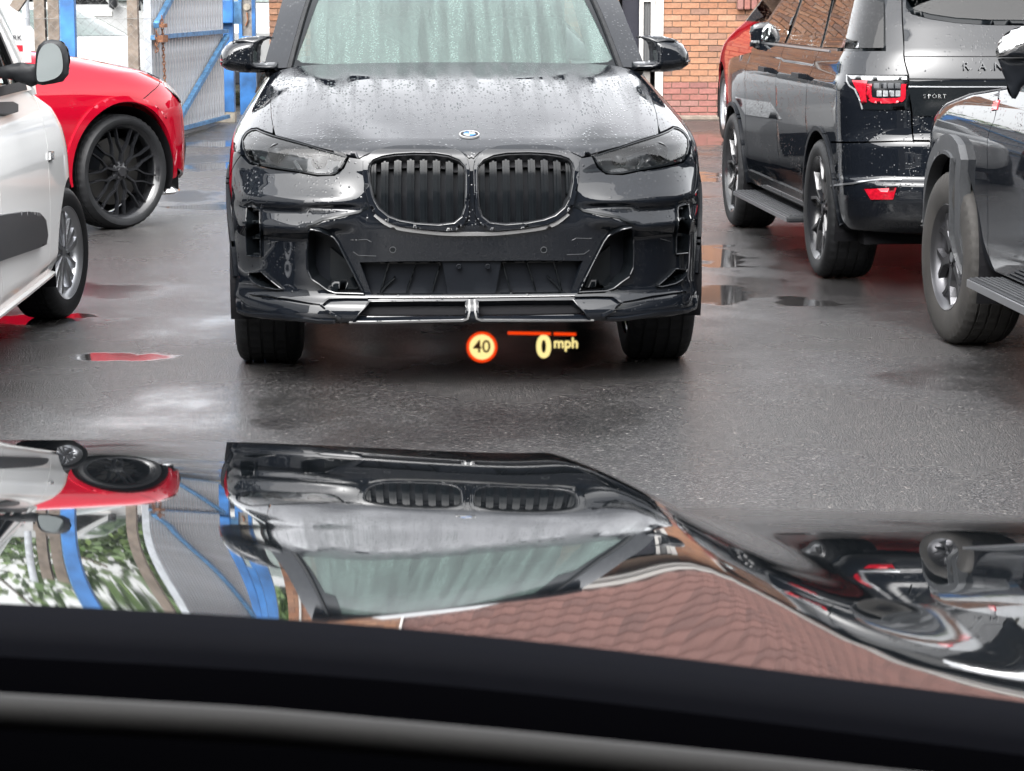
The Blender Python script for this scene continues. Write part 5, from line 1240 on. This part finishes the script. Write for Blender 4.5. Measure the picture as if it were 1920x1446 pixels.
MB().beam((px2x(25, FY), .09, 1.40), (px2x(88, FY), .09, 1.85), .10, .10).build('fence_strut', 'concrete', fence)
for z_ in (.5, 1.3, 2.4): MB().tube([(xa, .0, z_), (xb, .0, z_)], .0025, 4).build('line_wire', 'wire', fence)
bp_ = empty('blue_post', (0, 0, 0), 0, label='tall blue steel post rising behind the red bonnet', cat='post'); x0, x1 = px2x(114, 23.9), px2x(140, 23.9)
box('post_column', 'blue_steel', x0, x1, 23.9, 24.02, 0, 3.0, bp_, bevel=.006); box('post_flange', 'blue_worn', x0 - .02, x0 - .003, 23.95, 24.0, 0, 3.0, bp_)
gp_ = empty('slim_post', (0, 0, 0), 0, label='grey steel tube post standing at the far left of the fence', cat='post'); x = px2x(42, 24.6)
MB().lathe([(0, .04), (2.8, .04), (2.8, .001)], 14, axis='z', M=Matrix.Translation((x, 24.8, 0))).build('post_tube', 'galvanised', gp_, smooth=True)

# ------------------------------------------------------------------ brick building
def brickmat(name, cols):
    m, n, b = nodes(name)
    oi = N(n, 'ShaderNodeObjectInfo'); ge = N(n, 'ShaderNodeNewGeometry'); ad = N(n, 'ShaderNodeMath', operation='ADD'); n.links.new(oi.outputs['Random'], ad.inputs[0]); n.links.new(ge.outputs['Random Per Island'], ad.inputs[1])
    fr_ = N(n, 'ShaderNodeMath', operation='FRACT'); n.links.new(ad.outputs[0], fr_.inputs[0])
    r = ramp(n, fr_.outputs[0], [(i / (len(cols) - 1), c) for i, c in enumerate(cols)])
    mp = coords(n); t = N(n, 'ShaderNodeTexNoise'); t.inputs['Scale'].default_value = 30; t.inputs['Detail'].default_value = 5; n.links.new(mp.outputs[0], t.inputs['Vector'])
    v = ramp(n, t.outputs[0], [(.3, (.75, .75, .75)), (.7, (1.1, 1.1, 1.1))]); mx = N(n, 'ShaderNodeMixRGB', blend_type='MULTIPLY'); mx.inputs[0].default_value = 1
    n.links.new(r.outputs[0], mx.inputs[1]); n.links.new(v.outputs[0], mx.inputs[2]); n.links.new(mx.outputs[0], b.inputs['Base Color']); b.inputs['Roughness'].default_value = .85
    return m
brickmat('orange_brick', [(.215, .105, .058), (.25, .12, .066), (.17, .085, .05), (.26, .14, .085), (.13, .07, .05), (.24, .11, .06), (.19, .085, .045)])
brickmat('red_brick', [(.17, .066, .052), (.20, .08, .066), (.14, .058, .05), (.19, .095, .08)])
brickmat('roof_tile_clay', [(.085, .038, .03), (.10, .045, .036), (.07, .032, .026)])
basic('mortar', (.125, .088, .065), .95, noise=.15, nscale=30); basic('white_upvc', (.36, .35, .335), .35); basic('door_black', (.012, .013, .02), .3); basic('curtain_grey', (.09, .09, .09), .8)
WY = 30.0; bl_ = empty('brick_building', (0, WY, 0), 0, label='low orange brick building with a red brick plinth, door and tiled roof', cat='building')
XL = px2x(505, WY); XD0, XD1 = px2x(1160, WY), px2x(1244, WY)
box('wall', 'mortar', XL + .004, XD0, .012, .35, 0, 2.6, bl_); box('wall', 'mortar', XD1, 9.5, .012, .35, 0, 2.6, bl_); box('wall', 'mortar', XD0, XD1, .012, .35, 2.2, 2.6, bl_)
box('gable_wall', 'mortar', XL + .004, -1.0, .012, .35, 2.6, 5.2, bl_)
bw, bh, bt = .215, .065, .075; meshes = {}
def brick(x, z, w_, mat):
    key = (round(w_, 3), mat)
    if key not in meshes:
        o = box('brick', mat, 0, w_, 0, .05, 0, bh, bl_, bevel=.004); meshes[key] = o.data; o.location = (x, -.002, z); return o
    o = bpy.data.objects.new('brick', meshes[key]); COL.objects.link(o); o.parent = bl_; o.location = (x, random.uniform(-.004, .001), z); return o
def course(x0, x1, r, ind, far):
    z = .01 + r * bt; mat = 'red_brick' if z < .44 else 'orange_brick'; x = x0 + (-(bw + .01) / 2 if r % 2 else 0)
    while x < x1 - .02:
        a = max(x, x0); b_ = min(x + bw, x1)
        if b_ - a > .03:
            if ind(a, b_, z): brick(a, z, b_ - a, mat)
            else: far.append((a, b_, z, mat))
        x += bw + .01
far = []
for r in range(34):
    course(XL, XD0, r, lambda a, b_, z: a < XL + .55 and z < 1.62, far); course(XD1, 9.4, r, lambda a, b_, z: a < 3.75 and z < 1.62, far)
for r in range(34, 70): course(XL, -1.0, r, lambda a, b_, z: False, far)
for mat in ('red_brick', 'orange_brick'):
    mb = MB()
    for a, b_, z, m_ in far:
        if m_ == mat: mb.box(a, b_, -.002, .011, z, z + bh)
    o = mb.build('brickwork', mat, bl_, fix=False); o['kind'] = 'stuff'
# door opening with its frame and side light
box('door', 'door_black', XD0 + .05, XD0 + .30, .16, .21, .1, 2.1, bl_); box('door_panel', 'steel_grey', XD0 + .31, XD0 + .40, .10, .15, .1, 2.1, bl_)
dx = px2x(1199, WY)
wf = box('window', 'white_upvc', dx, XD1 - .10, .04, .11, .60, .68, bl_)
for a in ((dx, dx + .05, .681, 2.15), (XD1 - .155, XD1 - .10, .681, 2.15)): box('frame', 'white_upvc', a[0], a[1], .04, .11, a[2], a[3], wf)
box('frame', 'white_upvc', dx + .051, XD1 - .156, .04, .11, 1.44, 1.56, wf)
box('pane', 'curtain_grey', dx + .05, XD1 - .155, .08, .09, .68, 2.15, wf)
for k in range(3): box('blind_slat', 'grey_plastic', dx + .06 + k * .03, dx + .075 + k * .03, .068, .078, .70, 1.43, wf)
box('door_post', 'white_upvc', XD1 - .098, XD1 - .002, -.02, .11, .0, 2.2, bl_)
box('opening_back', 'matt_black', XD0 - .1, XD1 + .1, .28, .30, 0, 2.2, bl_)
wx = px2x(1384, WY); wn = box('window', 'white_upvc', wx, wx + 1.4, .0, .10, 1.545, 1.60, bl_); box('pane', 'house_glass', wx + .05, wx + 1.35, -.006, .0, 1.62, 2.2, wn); box('frame', 'white_upvc', wx, wx + .06, -.01, .10, 1.601, 2.25, wn)
for k in range(8): box('sill_brick', 'red_brick', wx - .02 + k * .085, wx + .055 + k * .085, -.09, .05, 1.345, 1.54, bl_, bevel=.02)
pxx = px2x(536.5, WY); MB().lathe([(.02, .022), (5.0, .022)], 12, axis='z', M=Matrix.Translation((pxx, -.06, 1.16))).build('downpipe', 'white_upvc', bl_, smooth=True)
MB().lathe([(.05, .034), (1.18, .034), (1.18, .001)], 12, axis='z', M=Matrix.Translation((pxx, -.06, 0))).build('drain_pipe', 'black_plastic', bl_, smooth=True)
box('fascia', 'white_upvc', -.95, 9.8, -.42, -.38, 2.50, 2.68, bl_); box('soffit', 'white_upvc', -.95, 9.8, -.378, .0, 2.50, 2.52, bl_)
MB().prism([(-.50, 2.60), (-.42, 2.60), (-.42, 2.68), (-.43, 2.68), (-.44, 2.62), (-.49, 2.62), (-.50, 2.68), (-.51, 2.68)], -.95, 9.8, 'yz').build('gutter', 'white_upvc', bl_)
# clay tiles on the front slope
mb = MB(); cols, rows = 46, 16; tw, tlz = .235, .30; sl_ = R(32)
for j in range(rows):
    for i in range(cols):
        y0 = -.45 + j * tlz * cos(sl_); z0 = 2.70 + j * tlz * sin(sl_) + .018; x = -1.0 + i * tw
        V = []
        for e in (0, 1):
            for t in range(6):
                a = t / 5; hgt = .020 * cos(a * 2 * pi) + .012
                V.append((x + a * tw, y0 + e * tlz * 1.08 * cos(sl_), z0 + hgt + e * tlz * 1.08 * sin(sl_) - e * .03))
        V += [(v[0], v[1], v[2] - .016) for v in V[:6]]
        mb.add(V, [(t, t + 1, t + 7, t + 6) for t in range(5)] + [(t + 1, t, t + 12, t + 13) for t in range(5)])
o = mb.build('roof_tiles', 'roof_tile_clay', bl_, fix=False, smooth=False); o['kind'] = 'stuff'
MB().prism([(-.45, 2.60), (-.45, 2.675), (-.45 + rows * tlz * cos(sl_), 2.675 + rows * tlz * sin(sl_)), (-.45 + rows * tlz * cos(sl_), 2.60 + rows * tlz * sin(sl_))], -1.0, 9.8, 'yz').build('roof_deck', 'roof_tile_clay', bl_)
box('ridge', 'roof_tile_clay', -1.0, 9.8, -.45 + rows * tlz * cos(sl_), -.25 + rows * tlz * cos(sl_), 2.68 + rows * tlz * sin(sl_), 2.82 + rows * tlz * sin(sl_), bl_)
MB().prism([(-.5, 2.6), (3.8, 5.25), (3.8, 5.45), (-.5, 2.8)], -1.04, -1.0, 'yz').build('barge_board', 'white_upvc', bl_)
st_ = empty('stacked_slabs', gnd(1246, 206), 0, label='small stack of pale stone slabs beside the red brick plinth', cat='slabs')
for i, (w_, z_) in enumerate(((.40, .0), (.42, .14), (.34, .20), (.34, .32), (.30, .46), (.34, .52))): box('slab', 'concrete_pale' if i % 2 else 'concrete', -.2, -.2 + w_, -.2, .1, z_, z_ + (.055 if i % 2 else .05) + .03, st_, bevel=.008)
tag(box('kerb_strip', 'concrete', XD1 + .1, 9, WY - .22, WY - .03, 0, .05, bevel=.01), kind='structure')

# ------------------------------------------------------------------ vans and greenery beyond the fence
def panel_van(loc, rz, label, ln=5.4, ht=2.3):
    r = empty('panel_van', loc, rz, label=label, cat='van')
    MB().prism([(0, .35), (0, 1.0), (.12, 1.15), (.9, 1.35), (1.5, ht - .15), (1.8, ht), (ln, ht), (ln, .35)], -.98, .98, 'yz').build('body', 'van_white', r)
    for s in (-1, 1):
        box('side_moulding', 'white_upvc', min(s * .981, s * 1.0), max(s * .981, s * 1.0), 1.0, ln - .05, 1.20, 1.28, r, bevel=.006)
        box('side_moulding', 'grey_plastic', min(s * .981, s * 1.0), max(s * .981, s * 1.0), 1.0, ln - .05, .55, .68, r, bevel=.006)
        MB().prism([(1.05, 1.38), (1.55, ht - .25), (2.3, ht - .25), (2.3, 1.38)], s * .982, s * .99, 'yz').build('side_window', 'side_glass', r)
        puff('door_mirror', [(s * 1.02, 1.30), (s * 1.20, 1.30), (s * 1.22, 1.62), (s * 1.04, 1.62)], 'black_plastic', r, MXZ(.95), .05, .06, .03, .04)
        for yc in (.95, ln - 1.2): wheel(r, (s * .87, yc, .34), s, .34, .21, .2, 'plain', 'dull_silver')
    V = [(-.85, .925, 1.42), (.85, .925, 1.42), (.78, 1.47, ht - .18), (-.78, 1.47, ht - .18)]
    mk('windscreen', V, [(0, 1, 2, 3)], 'screen_glass', r)
    box('front_bumper', 'black_plastic', -.99, .99, -.04, .2, .3, .55, r, bevel=.03); box('front_grille', 'black_plastic', -.6, .6, -.012, -.002, .7, .9, r)
    return r
panel_van((-4.9, 37.0, 0), R(88), 'long white panel van standing side-on behind the fence and blue post')
panel_van((-4.05, 33.2, 0), R(8), 'white van behind the blue gate posts, nose towards us')
def leafmat(name, cols):
    m, n, b = nodes(name); ge = N(n, 'ShaderNodeNewGeometry'); r = ramp(n, ge.outputs['Random Per Island'], [(i / (len(cols) - 1), c) for i, c in enumerate(cols)]); n.links.new(r.outputs[0], b.inputs['Base Color']); b.inputs['Roughness'].default_value = .55
leafmat('leaf', [(.03, .06, .012), (.05, .09, .02), (.08, .12, .03), (.035, .07, .02)]); basic('bark', (.09, .07, .05), .9, noise=.4, nscale=20)
def crown(c, rx, ry, rz, n, size, seed):
    rnd = np.random.RandomState(seed); mb = MB(); lobes = [(rnd.uniform(-.6, .6), rnd.uniform(-.6, .6), rnd.uniform(-.6, .6), rnd.uniform(.3, .55)) for _ in range(14)]
    for i in range(n):
        l = lobes[rnd.randint(14)]; d = rnd.normal(size=3); d /= np.linalg.norm(d); r = l[3] * rnd.uniform(.6, 1.05)
        p = Vector((c[0] + (l[0] + d[0] * r) * rx, c[1] + (l[1] + d[1] * r) * ry, c[2] + (l[2] + d[2] * r) * rz)); a = Vector(rnd.normal(size=3)).normalized() * size * rnd.uniform(.6, 1.3); b_ = a.cross(Vector(rnd.normal(size=3))).normalized() * size * .6
        mb.add([p - a, p + b_, p + a, p - b_], [(0, 1, 2, 3)])
    return mb
def tree(loc, h, rx, seed, label, n=2600):
    r = empty('tree', loc, 0, label=label, cat='tree'); rnd = random.Random(seed)
    mb = MB(); pts = [(rnd.uniform(-.05, .05) * i, rnd.uniform(-.05, .05) * i, h * .12 * i) for i in range(6)]
    for i in range(5): mb.lathe([(pts[i][2], .16 - .022 * i), (pts[i + 1][2], .16 - .022 * (i + 1))], 9, axis='z', M=Matrix.Translation((pts[i][0], pts[i][1], 0)))
    for k in range(7):
        a = k * .9; z = h * (.35 + .04 * k); mb.tube([(0, 0, z), (cos(a) * rx * .4, sin(a) * rx * .4, z + h * .12), (cos(a) * rx * .7, sin(a) * rx * .7, z + h * .2)], .035, 5)
    mb.build('trunk', 'bark', r, fix=False); o = crown((0, 0, h * .62), rx, rx, h * .42, n, .16, seed).build('crown', 'leaf', r, fix=False); o['kind'] = 'stuff'
    return r
tree((-10.5, 47, 0), 6.5, 3.6, 1, 'broad green tree far behind the fence on the left')
tree((-5.6, 49, 0), 5.6, 3.0, 2, 'rounded green tree behind the white panel van')
tree((-2.2, 46, 0), 6.2, 2.8, 3, 'green tree behind the gate posts next to the brick gable')
hg = empty('hedge', (-8, 42, 0), 0, label='dense green hedge running behind the white panel van', cat='hedge')
o = crown((0, 0, 1.6), 7.5, .7, 1.9, 5000, .14, 5).build('foliage', 'leaf', hg, fix=False); o['kind'] = 'stuff'
MB().box(-7, 7, -.2, .2, 0, 1.6).build('branches', 'bark', hg)

# ------------------------------------------------------------------ the rest of our own car, and unseen surroundings added for reflections
box('grille', 'satin_black', -.45, .45, 1.98, 2.02, .45, .80, own.o, bevel=.02)
basic('roof_lining', (.05, .05, .05), .9)
sheet('roof', own, lambda x, y: (x, y, 1.78 - .05 * (x / .7) ** 2 - .05 * max(0, y + .8) ** 2), -.72, .72, -3.2, -.55, 'glossy_paint')
for s in (1, -1):
    MB().prism([(-.6, 1.70), (-3.3, 1.70), (-3.6, 1.1), (.2, 1.1), (.2, 1.05), (-3.7, 1.0), (-3.7, .3), (1.2, .3), (1.3, .9), (.3, 1.13)], s * .90, s * .86, 'yz').build('body_side', 'glossy_paint', own.o)
box('seat_back', 'matt_black', -.75, .75, -1.6, -1.4, .6, 1.4, own.o, bevel=.05); box('tailgate', 'matt_black', -.8, .8, -3.6, -3.5, .4, 1.7, own.o)
basic('backdrop_cladding', (.07, .075, .08), .6, noise=.2, nscale=3)
hb_ = empty('dark_backdrop', (0, -11, 0), 0, label='unseen dark workshop block added behind the camera to darken reflections', cat='building')  # added backdrop, made tall and dark to keep sky out of the black paint
MB().prism([(-16, 0), (18, 0), (18, 9.0), (-16, 9.0)], -4, 0, 'xz').build('wall', 'backdrop_cladding', hb_)
for x in (-13, -8, 3, 8, 13):
    d_ = box('roller_door', 'steel_grey', x - 1.6, x + 1.6, .0, .05, 0, 3.2, hb_)
    for k in range(10): box('door_rib', 'steel_grey', x - 1.55, x + 1.55, .051, .08, .1 + k * .3, .22 + k * .3, d_)
box('window', 'white_upvc', -4.2, -1.2, .013, .06, 1.2, 2.6, hb_); MB().prism([(.4, 9.0), (-2, 10), (-4.4, 9.0)], -16.3, 18.3, 'yz').build('roof', 'steel_grey', hb_)
for x, y, rz, ln, lb_ in ((-15, 6, pi / 2, 11, 'tall dark hedge added out of view on the left for green reflections'), (15, 4, pi / 2, 11, 'tall dark hedge added out of view on the right for the white van to reflect')):
    g2 = empty('hedge', (x, y, 0), rz, label=lb_, cat='hedge')  # side hedges added out of view to tone what the cars reflect
    o = crown((0, 0, 2.2), ln, .8, 2.4, 4500, .22, int(x + 40)).build('foliage', 'leaf', g2, fix=False); o['kind'] = 'stuff'
    MB().box(-ln * .85, ln * .85, -.3, .3, 0, 3.0).build('branches', 'bark', g2)
